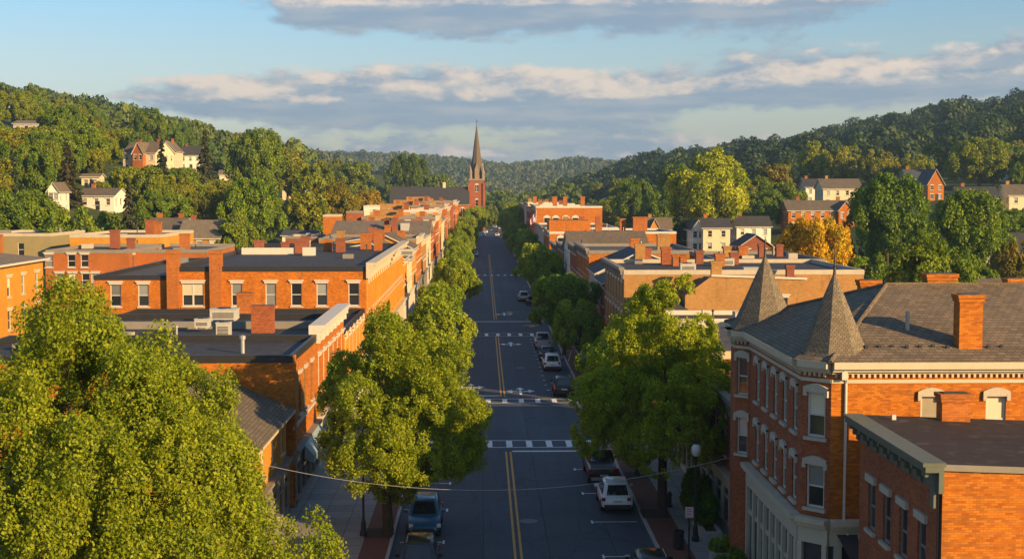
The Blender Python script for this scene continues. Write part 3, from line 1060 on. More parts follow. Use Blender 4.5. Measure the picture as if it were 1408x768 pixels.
class Bld:
    def __init__(s, name, label, cat, x, y, z=0.0, wall='brick_orange', rz=0.0, group=None, world=True):
        s.root = thing(name, label, cat, (x, y, z), rz, group)
        s.off = (x, y, z) if world else (0, 0, 0)
        s.wall = wall
        s.w = MB()
        s.simple = False

    def L(s, p):
        return (p[0] - s.off[0], p[1] - s.off[1], p[2] - s.off[2])

    def panel(s, p0, p1, z0, z1, wins=(), depth=0.16, z1b=None):
        """wall from p0 to p1 with real openings. wins: (centre along wall, sill height, width, height, style)"""
        a, b = Vector(p0), Vector(p1)
        Ln = (b - a).length
        d = (b - a) / Ln
        n = Vector((d.y, -d.x))
        holes = [(c - w / 2, c + w / 2, zz, zz + h) for c, zz, w, h, st in wins]
        us = sorted({0.0, Ln, *[q for o in holes for q in o[:2]]})
        vs = sorted({z0, z1, *[q for o in holes for q in o[2:]]})

        def pt(u, v, dp=0.0):
            q = a + d * u - n * dp
            return (q.x, q.y, v)
        for u0, u1 in zip(us[:-1], us[1:]):
            run = None
            for v0, v1 in zip(vs[:-1], vs[1:]):
                uc, vc = (u0 + u1) / 2, (v0 + v1) / 2
                if any(o[0] < uc < o[1] and o[2] < vc < o[3] for o in holes):
                    continue
                s.w.face([pt(u0, v0), pt(u1, v0), pt(u1, v1), pt(u0, v1)])
        for (u0, u1, v0, v1), (c, zz, w, h, st) in zip(holes, wins):
            for q in ([pt(u0, v0), pt(u0, v0, depth), pt(u0, v1, depth), pt(u0, v1)], [pt(u1, v0, depth), pt(u1, v0), pt(u1, v1), pt(u1, v1, depth)],
                      [pt(u0, v1), pt(u0, v1, depth), pt(u1, v1, depth), pt(u1, v1)], [pt(u0, v0, depth), pt(u0, v0), pt(u1, v0), pt(u1, v0, depth)]):
                s.w.face(q)
            s.window(a + d * u0, math.atan2(d.y, d.x), zz, w, h, st, depth)
        if z1b is not None:      # sloping top: z1 at p0, z1b at p1
            s.w.face([pt(0, min(z1, z1b)), pt(Ln, min(z1, z1b)), pt(Ln, max(z1, z1b)) if z1b > z1 else pt(0, z1)])

    def window(s, p, ang, z, w, h, st, depth=0.16):
        res = win_mesh(w, h, st)
        top = None
        for nm, me, _ in res:
            o = bpy.data.objects.new(nm, me)
            link(o)
            if nm == 'window':
                n = Vector((math.sin(ang), -math.cos(ang)))
                q = Vector((p.x, p.y)) - n * (depth - 0.09)
                o.location = s.L((q.x, q.y, z))
                o.rotation_euler = (0, 0, ang)
                o.parent = s.root
                top = o
            else:
                o.parent = top
                if nm in ('lintel', 'sill'):
                    o.location = (0, -(depth - 0.09), 0)

    def done_walls(s, name='wall'):
        if s.w.f:
            s.w.build(name, M[s.wall], s.root, s.off)
            s.w = MB()

    def part(s, name, mb, mat, parent=None, smooth=False, bevel=0):
        ms = [M[k] for k in mat] if isinstance(mat, (list, tuple)) else M[mat]
        return mb.build(name, ms, parent or s.root, s.off, smooth, bevel)

    def rect_walls(s, x0, x1, y0, y1, h, S=(), E=(), N=(), W=(), z0=-0.6):
        s.panel((x0, y0), (x1, y0), z0, h, S)
        s.panel((x1, y0), (x1, y1), z0, h, E)
        s.panel((x1, y1), (x0, y1), z0, h, N)
        s.panel((x0, y1), (x0, y0), z0, h, W)

    def flat_roof(s, x0, x1, y0, y1, h, roof='flat_dark', cope='grey_trim', rise=0.06, drop=0.34, slope=0.0):
        """membrane deck behind a low parapet; slope lowers the deck's +x end"""
        r = MB()
        i = 0.18
        za, zb = h - drop, h - drop - slope
        r.face([(x0 + i, y0 + i, za), (x1 - i, y0 + i, zb), (x1 - i, y1 - i, zb), (x0 + i, y1 - i, za)])
        s.part('roof', r, roof)
        c = MB()
        t, o = 0.2, 0.04
        c.box(x0 - o, x1 + o, y0 - o, y0 + t, h - drop - 0.05 - slope, h + rise)
        c.box(x0 - o, x1 + o, y1 - t, y1 + o, h - drop - 0.05 - slope, h + rise)
        c.box(x0 - o, x0 + t, y0 + t, y1 - t, h - drop - 0.05 - slope, h + rise - 0.004)
        c.box(x1 - t, x1 + o, y0 + t, y1 - t, h - drop - 0.05 - slope, h + rise - 0.004)
        # outer skin starts above the wall head
        s.part('coping', c, cope)
        # pipes and hatches every old roof collects
        rr = random.Random(int(x0 * 7 + y0 * 13))
        if x1 - x0 > 5:
            for _ in range(rr.randint(2, 5)):
                px, py = rr.uniform(x0 + 1.2, x1 - 1.5), rr.uniform(y0 + 1, y1 - 1)
                zz = za - slope * (px - x0) / (x1 - x0)
                v = MB()
                if rr.random() < 0.6:
                    hh = rr.uniform(0.4, 1.0)
                    v.lathe([(.07, zz), (.07, zz + hh), (.13, zz + hh + .02), (.13, zz + hh + .12), (0, zz + hh + .2)], (px, py), 8)
                    s.part('vent_pipe', v, rr.choice(['metal_grey', 'metal_dark']))
                else:
                    a_, b_ = rr.uniform(.4, .8), rr.uniform(.4, .7)
                    v.box(px - a_, px + a_, py - b_, py + b_, zz, zz + rr.uniform(.3, .8))
                    s.part('roof_hatch', v, rr.choice(['metal_grey', 'grey_trim', 'stone']))

    def gable(s, x0, x1, y0, y1, ze, zr, axis='y', roof='shingle_grey', oh=0.35, th=0.16, ridge=None, trim='white_trim', back=True):
        """pitched roof; axis: the ridge's direction. Adds the gable walls to the wall mesh"""
        r, t = MB(), MB()
        if axis == 'y':
            m = (x0 + x1) / 2 if ridge is None else ridge
            for xe, sg in ((x0, -1), (x1, 1)):
                k = (zr - ze) / abs(m - xe)
                xo, zo = xe + sg * oh, ze - k * oh
                a = [(m, y0 - oh, zr), (xo, y0 - oh, zo), (xo, y1 + oh, zo), (m, y1 + oh, zr)]
                if sg > 0:
                    up = a
                else:
                    up = a[::-1]
                r.face([(p[0], p[1], p[2] + th) for p in up])
                t.face([(p[0], p[1], p[2]) for p in up[::-1]])
                t.face([(xo, y0 - oh, zo), (xo, y1 + oh, zo), (xo, y1 + oh, zo + th), (xo, y0 - oh, zo + th)][::(1 if sg > 0 else -1)])
                for yy, q in ((y0 - oh, 1), (y1 + oh, -1)):
                    t.face([(m, yy, zr), (m, yy, zr + th), (xo, yy, zo + th), (xo, yy, zo)][::q * (-1 if sg > 0 else 1)])
            for yy, q in ((y0, 1), (y1, -1))[:2 if back else 1]:
                s.w.face([(x0, yy, ze), (x1, yy, ze), (m, yy, zr)][::q])
        else:
            m = (y0 + y1) / 2 if ridge is None else ridge
            for ye, sg in ((y0, -1), (y1, 1)):
                k = (zr - ze) / abs(m - ye)
                yo, zo = ye + sg * oh, ze - k * oh
                a = [(x0 - oh, m, zr), (x0 - oh, yo, zo), (x1 + oh, yo, zo), (x1 + oh, m, zr)]
                up = a if sg < 0 else a[::-1]
                r.face([(p[0], p[1], p[2] + th) for p in up])
                t.face([(p[0], p[1], p[2]) for p in up[::-1]])
                t.face([(x0 - oh, yo, zo), (x1 + oh, yo, zo), (x1 + oh, yo, zo + th), (x0 - oh, yo, zo + th)][::(1 if sg < 0 else -1)])
                for xx, q in ((x0 - oh, -1), (x1 + oh, 1)):
                    t.face([(xx, m, zr), (xx, m, zr + th), (xx, yo, zo + th), (xx, yo, zo)][::q * (1 if sg > 0 else -1)])
            for xx, q in ((x0, -1), (x1, 1)):
                s.w.face([(xx, y0, ze), (xx, y1, ze), (xx, m, zr)][::q])
        rf = s.part('roof', r, roof)
        s.part('roof_trim', t, trim, rf)
        # the object's own origin differs from its parent's only by zero, so trim needs no offset
        return rf

    def hip(s, x0, x1, y0, y1, ze, zr, rx0, rx1, ry, roof='shingle_grey', oh=0.4, trim='white_trim'):
        r, t = MB(), MB()
        a, b, c, d = (x0 - oh, y0 - oh, ze), (x1 + oh, y0 - oh, ze), (x1 + oh, y1 + oh, ze), (x0 - oh, y1 + oh, ze)
        e, f = (rx0, ry, zr), (rx1, ry, zr)
        for q in ([a, b, f, e], [b, c, f], [c, d, e, f], [d, a, e]):
            r.face(q)
        t.box(x0 - oh, x1 + oh, y0 - oh, y1 + oh, ze - 0.22, ze - 0.004)
        rf = s.part('roof', r, roof)
        s.part('roof_trim', t, trim, rf)
        return rf

    def chimney(s, x, y, z0, z1, w=0.9, d=0.6, mat='brick_chimney', pots=0, parent=None):
        if mat == 'brick_chimney':
            mat = random.Random(int(x * 31 + y * 17)).choice(['brick_chimney', 'brick_chimney', 'brick_red', 'brick_dark', 'brick_tan'])
        m = MB()
        x0, x1, y0, y1 = x - w / 2, x + w / 2, y - d / 2, y + d / 2
        c = min(0.3, (z1 - z0) * 0.2)
        m.box(x0, x1, y0, y1, z0, z1 - c)
        m.box(x0 - 0.05, x1 + 0.05, y0 - 0.05, y1 + 0.05, z1 - c, z1 - c * 0.5)
        m.box(x0 - 0.09, x1 + 0.09, y0 - 0.09, y1 + 0.09, z1 - c * 0.5, z1)
        m.box(x0 + 0.08, x1 - 0.08, y0 + 0.08, y1 - 0.08, z1, z1 + 0.03, 1)
        for k in range(pots):
            cx = x0 + w * (k + 0.5) / pots
            m.lathe([(0.13, z1), (0.11, z1 + 0.4), (0.14, z1 + 0.42), (0.0, z1 + 0.43)], (cx, y), 10, 2)
        return s.part('chimney', m, [mat, 'metal_dark', 'brick_orange'], parent)

    def cornice(s, p0, p1, ztop, hgt=0.8, out=0.55, mat='cream_trim', brackets=True, step=1.6):
        """stepped cornice along the top of the wall p0-p1, with brackets below"""
        m = MB()
        m.obox(p0, p1, 0.0, out, ztop - hgt * 0.18, ztop)
        m.obox(p0, p1, 0.0, out * 0.8, ztop - hgt * 0.36, ztop - hgt * 0.182)
        m.obox(p0, p1, 0.0, out * 0.25, ztop - hgt, ztop - hgt * 0.362)
        if brackets:
            a, b = Vector(p0), Vector(p1)
            Ln = (b - a).length
            d = (b - a) / Ln
            n = max(2, int(Ln / step))
            for k in range(n + 1):
                q = a + d * (0.16 + (Ln - 0.32) * k / n)
                m.obox(q - d * 0.12, q + d * 0.12, -out * 0.252, out * 0.7, ztop - hgt * 0.62, ztop - hgt * 0.364)
                m.obox(q - d * 0.1, q + d * 0.1, -out * 0.253, out * 0.45, ztop - hgt * 1.0, ztop - hgt * 0.624)
        return s.part('cornice', m, mat)

    def band(s, p0, p1, z0, z1, out=0.06, mat='stone', name='string_course'):
        m = MB()
        m.obox(p0, p1, 0.0, out, z0, z1)
        return s.part(name, m, mat)

    def shopfront(s, p0, p1, h=3.5, mat='cream_trim', bays=None):
        a, b = Vector(p0), Vector(p1)
        Ln = (b - a).length
        d = (b - a) / Ln
        f, g = MB(), MB()
        f.obox(p0, p1, -0.003, 0.40, h - 0.18, h)
        f.obox(p0, p1, -0.003, 0.20, h - 0.85, h - 0.183)
        f.obox(p0, p1, -0.003, 0.14, 0.0, 0.55)
        n = bays or max(2, int(Ln / 1.9))
        for k in range(n + 1):
            q = a + d * (0.15 + (Ln - 0.3) * k / n)
            f.obox(q - d * 0.12, q + d * 0.12, -0.003, 0.18, 0.553, h - 0.853)
        f.obox(p0, p1, -0.003, 0.10, h - 1.5, h - 1.38)
        g.obox(p0, p1, -0.003, 0.05, 0.553, h - 0.853)
        o = s.part('shopfront', f, mat)
        s.part('pane', g, 'pane', o)
        return o


def row_wins(L, n, z, w, h, st='white', a=None, b=None):
    a = L / n / 2 if a is None else a
    b = L - a if b is None else b
    return [(a + (b - a) * k / max(1, n - 1), z, w, h, st) for k in range(n)]


# ---------------------------------------------------------------- the street's west row (facing the camera's left side of the street)
LX = -11.0


def west_row():
    # low shingled house beside the big maple
    b = Bld('shop_house', 'low shop house with tan shingle roof and cream eaves behind the biggest maple', 'house', -15, 58, wall='brick_gold')
    b.rect_walls(-20, -11.3, 57, 76.7, 6.0, E=row_wins(19.7, 6, 3.8, 0.9, 1.6), S=row_wins(8.7, 3, 3.8, 0.9, 1.5))
    b.gable(-20, -11.3, 57, 76.7, 6.0, 7.9, 'y', 'shingle_brown', oh=0.5, trim='cream_trim')
    b.shopfront((-11.3, 57), (-11.3, 76.7), 3.3, 'grey_trim')
    b.done_walls()

    # three flat-roofed brick shops: the near one, the one with the white false front, and the one below the long block
    b = Bld('shop_building', 'brick shop with black flat roof and bare sunlit end wall above the tan shingles', 'building', -20, 83, wall='brick_orange')
    b.rect_walls(-31, LX, 77.4, 88.4, 9.0, E=[(3.0, 5.2, 0.95, 2.4, 'stone'), (5.6, 5.2, 0.95, 2.4, 'stone'), (8.6, 5.2, 0.95, 2.4, 'stone')])
    b.flat_roof(-31, LX, 77.4, 88.4, 9.0, 'flat_dark', 'metal_dark')
    b.shopfront((LX, 77.4), (LX, 88.4), 3.5, 'grey_trim')
    b.band((LX, 77.4), (LX, 88.4), 4.7, 4.9, 0.1, 'stone')
    m = MB()
    m.obox((LX, 77.402), (LX, 78.0), 0.0, 0.14, 0.3, 9.03)
    b.part('corner_pilaster', m, 'brick_orange')
    m = MB()
    m.lathe([(0.13, 8.6), (0.13, 9.5), (0.2, 9.52), (0.2, 9.72), (0.0, 9.78)], (-14.6, 81.6), 10)
    b.part('vent_pipe', m, 'metal_grey')
    b.done_walls()

    b = Bld('shop_building', 'brick shop with black flat roof and tall white false front on the street', 'building', -20, 97, wall='brick_orange')
    b.rect_walls(-31, LX, 88.5, 106, 8.8, E=row_wins(17.5, 6, 5.2, 0.95, 2.3, 'cap'))
    b.flat_roof(-31, LX - 0.5, 88.5, 106, 8.8, 'flat_dark', 'metal_dark', rise=0.05)
    b.cornice((LX, 88.6), (LX, 105.9), 9.65, 1.2, 0.55, 'white_trim', True, 2.2)
    m = MB()
    m.box(LX - 0.5, LX - 0.003, 88.6, 105.9, 8.7, 9.64)
    b.part('false_front', m, 'white_trim')
    m = MB()
    m.box(-30.7, LX - 0.8, 98.0, 98.3, 8.4, 9.0)
    b.part('roof_kerb', m, 'grey_trim')
    b.shopfront((LX, 88.5), (LX, 106), 3.6, 'cream_trim')
    b.chimney(-15.6, 95.4, 8.4, 10.4, 1.55, 0.8, pots=0)
    b.done_walls()

    b = Bld('shop_building', 'brick shop with plain dark roof and dark coping under the long brick block', 'building', -18, 115, wall='brick_gold')
    b.rect_walls(-32, LX, 106.1, 124.6, 7.55, E=row_wins(18.5, 6, 4.6, 0.95, 2.2, 'arch'))
    b.flat_roof(-32, LX, 106.1, 124.6, 7.55, 'flat_dark', 'metal_dark')
    b.shopfront((LX, 106.1), (LX, 124.6), 3.6, 'white_trim')
    b.chimney(-21.5, 122.0, 7.1, 9.3, 1.45, 0.8)
    b.done_walls()

    # the long three-storey block
    b = Bld('commercial_block', 'long three storey orange brick block with row of white windows above black roofs', 'building', -20, 150, wall='brick_orange')
    S = [(p + 29.5, 7.65, w, 2.15, 'cap') for p, w in ((-27.3, 2.0), (-23.2, 1.0), (-20.0, 1.0), (-17.6, 1.0), (-15.2, 1.0), (-12.2, 1.0))]
    E = row_wins(56, 21, 7.3, 1.15, 2.5, 'arch') + row_wins(56, 21, 4.2, 1.15, 2.2, 'stone')
    b.wall = 'brick_orange'
    b.rect_walls(-29.5, LX, 127, 183, 11.3, S=S, E=E)
    b.flat_roof(-29.5, LX, 127, 183, 11.3, 'flat_dark', 'metal_dark', rise=0.1)
    b.cornice((LX, 126.7), (LX, 183), 11.75, 1.5, 0.95, 'cream_trim', True, 2.7)
    b.band((LX, 127), (LX, 183), 6.9, 7.1, 0.1, 'cream_trim')
    m = MB()
    for k in range(22):
        y = 127.004 + (55.99 - 0.55) * k / 21
        m.obox((LX, y), (LX, y + 0.55), 0, 0.14, 3.7, 10.2)
    b.part('pilaster', m, 'brick_gold')
    b.shopfront((LX, 127), (LX, 183), 3.7, 'cream_trim')
    for x in (-29.1, -25.1):
        m = MB()
        m.box(x - 0.55, x + 0.55, 126.5, 127.5, -0.5, 12.6)
        m.box(x - 0.62, x + 0.62, 126.43, 127.57, 12.6, 12.9)
        b.part('chimney', m, 'brick_chimney')
    for k, (x, y, z1, w) in enumerate([(-27.5, 166, 13.0, 1.3), (-24.9, 170, 12.6, 1.1), (-22.0, 163, 12.9, 1.6), (-19.3, 168, 13.0, 1.2), (-17.5, 166, 13.2, 1.3),
                                      (-15.1, 174, 13.6, 1.6), (-13.2, 170, 13.9, 1.2), (-23.4, 178, 13.0, 1.4)]):
        b.chimney(x, y, 10.9, z1 - 0.55, w * 0.85, 0.7)
    m = MB()
    m.box(-28.6, -22.5, 160, 160.3, 10.9, 11.75)
    m.box(-21.0, -19.6, 157, 158.2, 10.9, 11.9)
    b.part('roof_upstand', m, 'white_trim')
    b.done_walls()
    b = Bld('commercial_block', 'lower brick wing at the yard end of the long block, beside its tall chimney', 'building', -33, 140, wall='brick_orange')
    b.rect_walls(-36.6, -29.55, 127.2, 160, 10.5, S=[(2.0, 7.6, 1.0, 2.1, 'cap'), (4.6, 7.6, 1.0, 2.1, 'cap')], W=row_wins(32.8, 6, 7.4, 1.0, 2.0, 'cap'))
    b.flat_roof(-36.6, -29.55, 127.2, 160, 10.5, 'flat_grey', 'metal_dark')
    b.done_walls()

    # terrace of shops beyond, roofs falling to the street
    kinds = [(183.2, 195, 'g', 9.3, 11.3, 'brick_gold', 'shingle_brown'), (195.1, 208, 'g', 8.6, 10.8, 'siding_cream', 'shingle_tan'), (208.1, 222, 'g', 9.6, 11.6, 'brick_gold', 'shingle_brown'),
             (222.1, 240, 'f', 10.6, 0, 'brick_orange', 'flat_dark'), (240.1, 261.5, 'f', 9.6, 0, 'brick_tan', 'flat_grey'),
             (262, 284, 'x', 9.7, 12.3, 'siding_cream', 'shingle_tan'), (284.1, 300, 'f', 11.6, 0, 'brick_mid', 'flat_dark'), (300.1, 322, 'f', 12.6, 0, 'brick_red', 'flat_grey'),
             (322.1, 345, 'f', 13.8, 0, 'brick_gold', 'flat_dark'), (345.1, 372, 'g', 11.0, 14.4, 'siding_cream', 'shingle_tan'), (372.1, 402, 'f', 14.4, 0, 'brick_mid', 'flat_grey'),
             (402.1, 436, 'f', 13.4, 0, 'brick_tan', 'flat_dark'), (436.1, 470, 'f', 15.0, 0, 'brick_red', 'flat_grey'), (470.1, 520, 'f', 14.2, 0, 'brick_orange', 'flat_dark')]
    says = ['gold brick terrace shop next after the long block, with brown roof', 'cream terrace shop with pale tan roof between two brown shingle roofs',
            'gold brick terrace shop, third of the pitched roofs after the long block', 'orange brick flat topped shop just beyond the pitched terrace', 'tan brick shop with grey roof below the big pale gabled building',
            'cream gable fronted building with one big pale tan roof slope', 'brown brick flat shop right behind the big pale roof', 'red brick block with grey roof and chimney row',
            'gold brick block with long white parapet below the church', 'cream house with pale pitched roof among the flat blocks near the church', 'brown brick block with grey roof near the church nave',
            'tan brick block with dark roof in front of the church nave', 'red brick block with tall parapet beside the church tower', 'orange brick block at the end of the row by the church tower']
    for (y0, y1, k, h, zr, wm, rm), lab in zip(kinds, says):
        x0 = -27 if k != 'x' else -29
        xe = LX + (0.0 if y0 < 300 else 0.4)
        xe += 0.0 if y0 < 430 else 1.0
        b = Bld('terrace_shop' if k == 'g' else 'shop_building', lab, 'building', (x0 + xe) / 2, (y0 + y1) / 2, wall=wm)
        n = max(3, int((y1 - y0) / 3))
        E = row_wins(y1 - y0, n, h - 3.1, 1.1, 2.0, 'white') + row_wins(y1 - y0, n, h - 6.0, 1.1, 1.9, 'white')
        Sw = row_wins(xe - x0, 4, h - 2.4, 1.1, 1.6, 'white')
        b.rect_walls(x0, xe, y0, y1, h, E=E, S=Sw)
        if k == 'g':
            b.gable(x0, xe, y0, y1, h, zr, 'y', rm, ridge=xe - 4.2, oh=0.45)
            b.chimney(xe - 4.6, y1 - 0.9, h, zr + 1.3, 1.0, 0.7)
            m = MB()
            m.obox((xe, y0 + 1.2), (xe, y1 - 1.2), 0, 0.5, h - 0.6, h - 0.42)
            b.part('gutter', m, 'white_trim')
        elif k == 'x':
            b.gable(x0, xe, y0, y1, h, zr, 'x', rm, oh=0.7)
            b.chimney(-19.0, y0 + 5, h, zr + 0.6, 1.0, 0.8)
            b.chimney(-17.3, y0 + 3, h, zr + 0.9, 1.1, 0.8)
            m = MB()
            m.box(-16.2, -14.6, y0 + 3.2, y0 + 7, h, zr - 0.2)
            b.part('dormer', m, 'siding_grey')
        else:
            b.flat_roof(x0, xe, y0, y1, h, rm, 'white_trim' if y0 in (322.1, 402.1) else 'grey_trim', rise=0.12)
            b.cornice((xe, y0), (xe, y1), h + 0.4, 1.3, 0.7, 'cream_trim', y1 < 330, 2.4)
            for q in range(3):
                b.chimney(x0 + 3.5 + 5 * q, y0 + 1.0 + (q % 2) * 3, h - 0.4, h + 1.3 + 0.5 * (q == 1), 1.2, 0.8)
            if y0 > 280:
                m = MB()
                m.box(x0 + 2, xe - 8, y0 + 6, y0 + 10, h - 0.3, h + 1.5)
                b.part('stair_head', m, 'brick_tan' if q else 'white_trim')
        b.shopfront((xe, y0), (xe, y1), 3.6, 'white_trim' if k != 'f' else 'grey_trim')
        b.done_walls()

    # blocks set back from the street
    def back(name, lab, x0, x1, y0, y1, h, wall, roof, cope='grey_trim', S=(), E=(), ch=(), z=0.0, slope=0):
        b = Bld(name, lab, 'building', (x0 + x1) / 2, (y0 + y1) / 2, wall=wall)
        b.rect_walls(x0, x1, y0, y1, h, S=S, E=E, z0=-1.5)
        b.flat_roof(x0, x1, y0, y1, h, roof, cope)
        for c in ch:
            b.chimney(*c)
        b.done_walls()
        return b
    u = lambda px, Y, x0: P(px, 300, Y).x - x0
    X0 = P(62, 300, 171).x
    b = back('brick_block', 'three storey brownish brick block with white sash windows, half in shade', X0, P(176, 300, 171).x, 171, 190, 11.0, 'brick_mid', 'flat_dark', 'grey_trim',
             S=[(u(p, 171, X0), 8.85, 0.95, 1.6, 'cap') for p in (66, 97, 115)] + [(u(p, 171, X0), 6.3, 0.95, 1.75, 'cap') for p in (80, 98, 116, 129)],
             E=row_wins(19, 4, 8.6, 1.0, 1.7, 'dark'), ch=((-50.0, 184, 10.6, 13.2, 1.2, 0.8), (-46.8, 180, 10.6, 12.2, 1.0, 0.7)))
    x1 = P(224, 300, 192).x
    b = back('brick_block', 'golden brick block with white parapet rising behind the three storey brick block', -58, x1, 190.3, 212, 12.3, 'brick_gold', 'flat_dark', 'stone',
             S=row_wins(x1 + 58, 5, 8.5, 1.0, 2.0, 'dark'), E=row_wins(21.7, 5, 8.0, 1.0, 2.2, 'dark'), ch=((-49, 200, 12, 14.2, 1.5, 0.9), (-47.0, 196, 12, 14.0, 0.9, 0.8)))
    b = Bld('brick_block', 'yellow brick building with wide grey roof and white eaves at the edge of town', 'building', -53, 132, wall='brick_gold')
    b.rect_walls(-62, -46, 121, 141.5, 11.3, E=row_wins(20.5, 5, 8.2, 0.9, 1.9, 'cap') + row_wins(20.5, 5, 5.0, 0.9, 1.9, 'cap'), S=row_wins(16, 4, 8.2, 0.9, 1.9, 'cap'))
    b.hip(-62, -46, 121, 141.5, 11.5, 13.2, -55, -54, 131, 'shingle_tan', 0.6)
    b.done_walls()
    back('brick_block', 'olive rendered box building with pale coping behind the grey roof', -73, -62.5, 196, 214, 12.3, 'siding_olive', 'flat_grey', 'stone',
         S=[(6.2, 9.0, 0.9, 2.0, 'plain')], ch=((-70, 195, 9, 12.2, 1.6, 1.0),))
    back('brick_block', 'low brick building with white roof edge tucked behind the long block', -47, -36, 176, 196, 10.8, 'brick_mid', 'flat_grey', 'grey_trim', ch=((-41, 186, 10, 12.6, 1.3, 0.8),))
    back('brick_block', 'brown brick outbuilding with parapet at the foot of the wooded hill', P(392, 300, 268).x, P(436, 300, 268).x, 268, 282, 9.4, 'brick_dark', 'flat_dark')
    back('brick_block', 'tall plain brick stair tower standing behind the big pale roof', P(444, 300, 290).x, P(466, 300, 290).x, 290, 297, 13.3, 'brick_orange', 'flat_dark', 'stone')
    back('brick_block', 'small brick box with white cap between the stair tower and the roofs', P(476, 300, 301).x, P(497, 300, 301).x, 301, 308, 13.9, 'brick_red', 'flat_grey', 'grey_trim')
    back('brick_block', 'long low brick building with a white parapet sheet before the church', P(500, 300, 352).x, P(556, 300, 352).x - 0.2, 352, 364, 14.6, 'siding_white', 'flat_grey', 'white_trim')


def church():
    p0, p1 = P(645.5, 262, 640), P(665.5, 262, 640)
    cx, w = (p0.x + p1.x) / 2, p1.x - p0.x
    b = Bld('church', 'brick church with long grey nave roof and tall pointed stone spire', 'church', cx, 640, wall='brick_red')
    zt = 23.2
    y0, y1 = 640, 640 + w
    x0, x1 = cx - w / 2, cx + w / 2
    wn = [(w / 2, 18.0, 1.7, 3.2, 'arch'), (w / 2, 11.2, 1.4, 3.0, 'arch')]
    b.rect_walls(x0, x1, y0, y1, zt, S=wn, E=wn, W=wn, N=wn, z0=-1)
    m = MB()
    for sx in (x0, x1):
        for sy in (y0, y1):
            m.box(sx - 0.6, sx + 0.6, sy - 0.6, sy + 0.6, -1, zt - 1.0)
    b.part('buttress', m, 'brick_red')
    m = MB()
    m.box(x0 - 0.4, x1 + 0.4, y0 - 0.4, y1 + 0.4, zt, zt + 0.9)
    for sx in (x0, x1):
        for sy in (y0, y1):
            m.lathe([(0.75, zt + 0.9), (0.7, zt + 3.6), (0.85, zt + 3.7), (0.02, zt + 7.6)], (sx + (0.5 if sx < cx else -0.5), sy + (0.5 if sy < 641 else -0.5)), 6)
    b.part('belfry_stage', m, 'spire_trim')
    m = MB()
    rr, ym = w * 0.46, (y0 + y1) / 2
    m.lathe([(rr, zt + 0.9), (rr * 0.86, zt + 6.0), (rr * 0.74, zt + 8.8), (rr * 0.42, zt + 17), (0.10, zt + 26.6)], (cx, ym), 8)
    sp = b.part('spire', m, 'spire_stone')
    m = MB()
    for a in range(4):
        an = a * math.pi / 2
        dx, dy = math.cos(an), math.sin(an)
        px_, py_ = -dy, dx
        q = lambda r, t, z: (cx + dx * r + px_ * t, ym + dy * r + py_ * t, z)
        r0 = rr * 1.02
        m.face([q(r0, -0.95, zt + 0.9), q(r0, 0.95, zt + 0.9), q(r0, 0.95, zt + 5.2), q(r0, 0, zt + 8.4), q(r0, -0.95, zt + 5.2)])
        m.face([q(r0, -0.95, zt + 5.2), q(r0, 0, zt + 8.4), q(0.4, 0, zt + 8.4), q(0.4, -0.95, zt + 5.2)])
        m.face([q(r0, 0, zt + 8.4), q(r0, 0.95, zt + 5.2), q(0.4, 0.95, zt + 5.2), q(0.4, 0, zt + 8.4)])
        m.face([q(r0, -0.95, zt + 0.9), q(r0, -0.95, zt + 5.2), q(0.4, -0.95, zt + 5.2), q(0.4, -0.95, zt + 0.9)])
        m.face([q(r0, 0.95, zt + 0.9), q(0.4, 0.95, zt + 0.9), q(0.4, 0.95, zt + 5.2), q(r0, 0.95, zt + 5.2)])
    lu = b.part('lucarne', m, 'spire_trim', sp)
    m = MB()
    m.tube([(cx, ym, zt + 26.4), (cx, ym, zt + 29.0)], 0.09, 6)
    m.box(cx - 0.6, cx + 0.6, ym - 0.07, ym + 0.07, zt + 28.0, zt + 28.18)
    b.part('cross', m, 'metal_dark')
    b.done_walls('tower')
    # nave, ridge across the picture
    n0, n1 = P(538, 270, 636).x, x0 - 0.65
    b.wall = 'brick_orange'
    b.rect_walls(n0, n1, 632, 652, 12.4, S=row_wins(n1 - n0, 7, 6.2, 1.6, 4.0, 'arch'), z0=-1)
    b.gable(n0, n1, 632, 652, 12.4, 20.2, 'x', 'shingle_dark', oh=0.7)
    m = MB()
    m.box(-19.0, -17.6, 641.3, 642.7, 19.5, 22.4)
    b.part('chimney', m, 'siding_cream')
    b.done_walls('nave_wall')


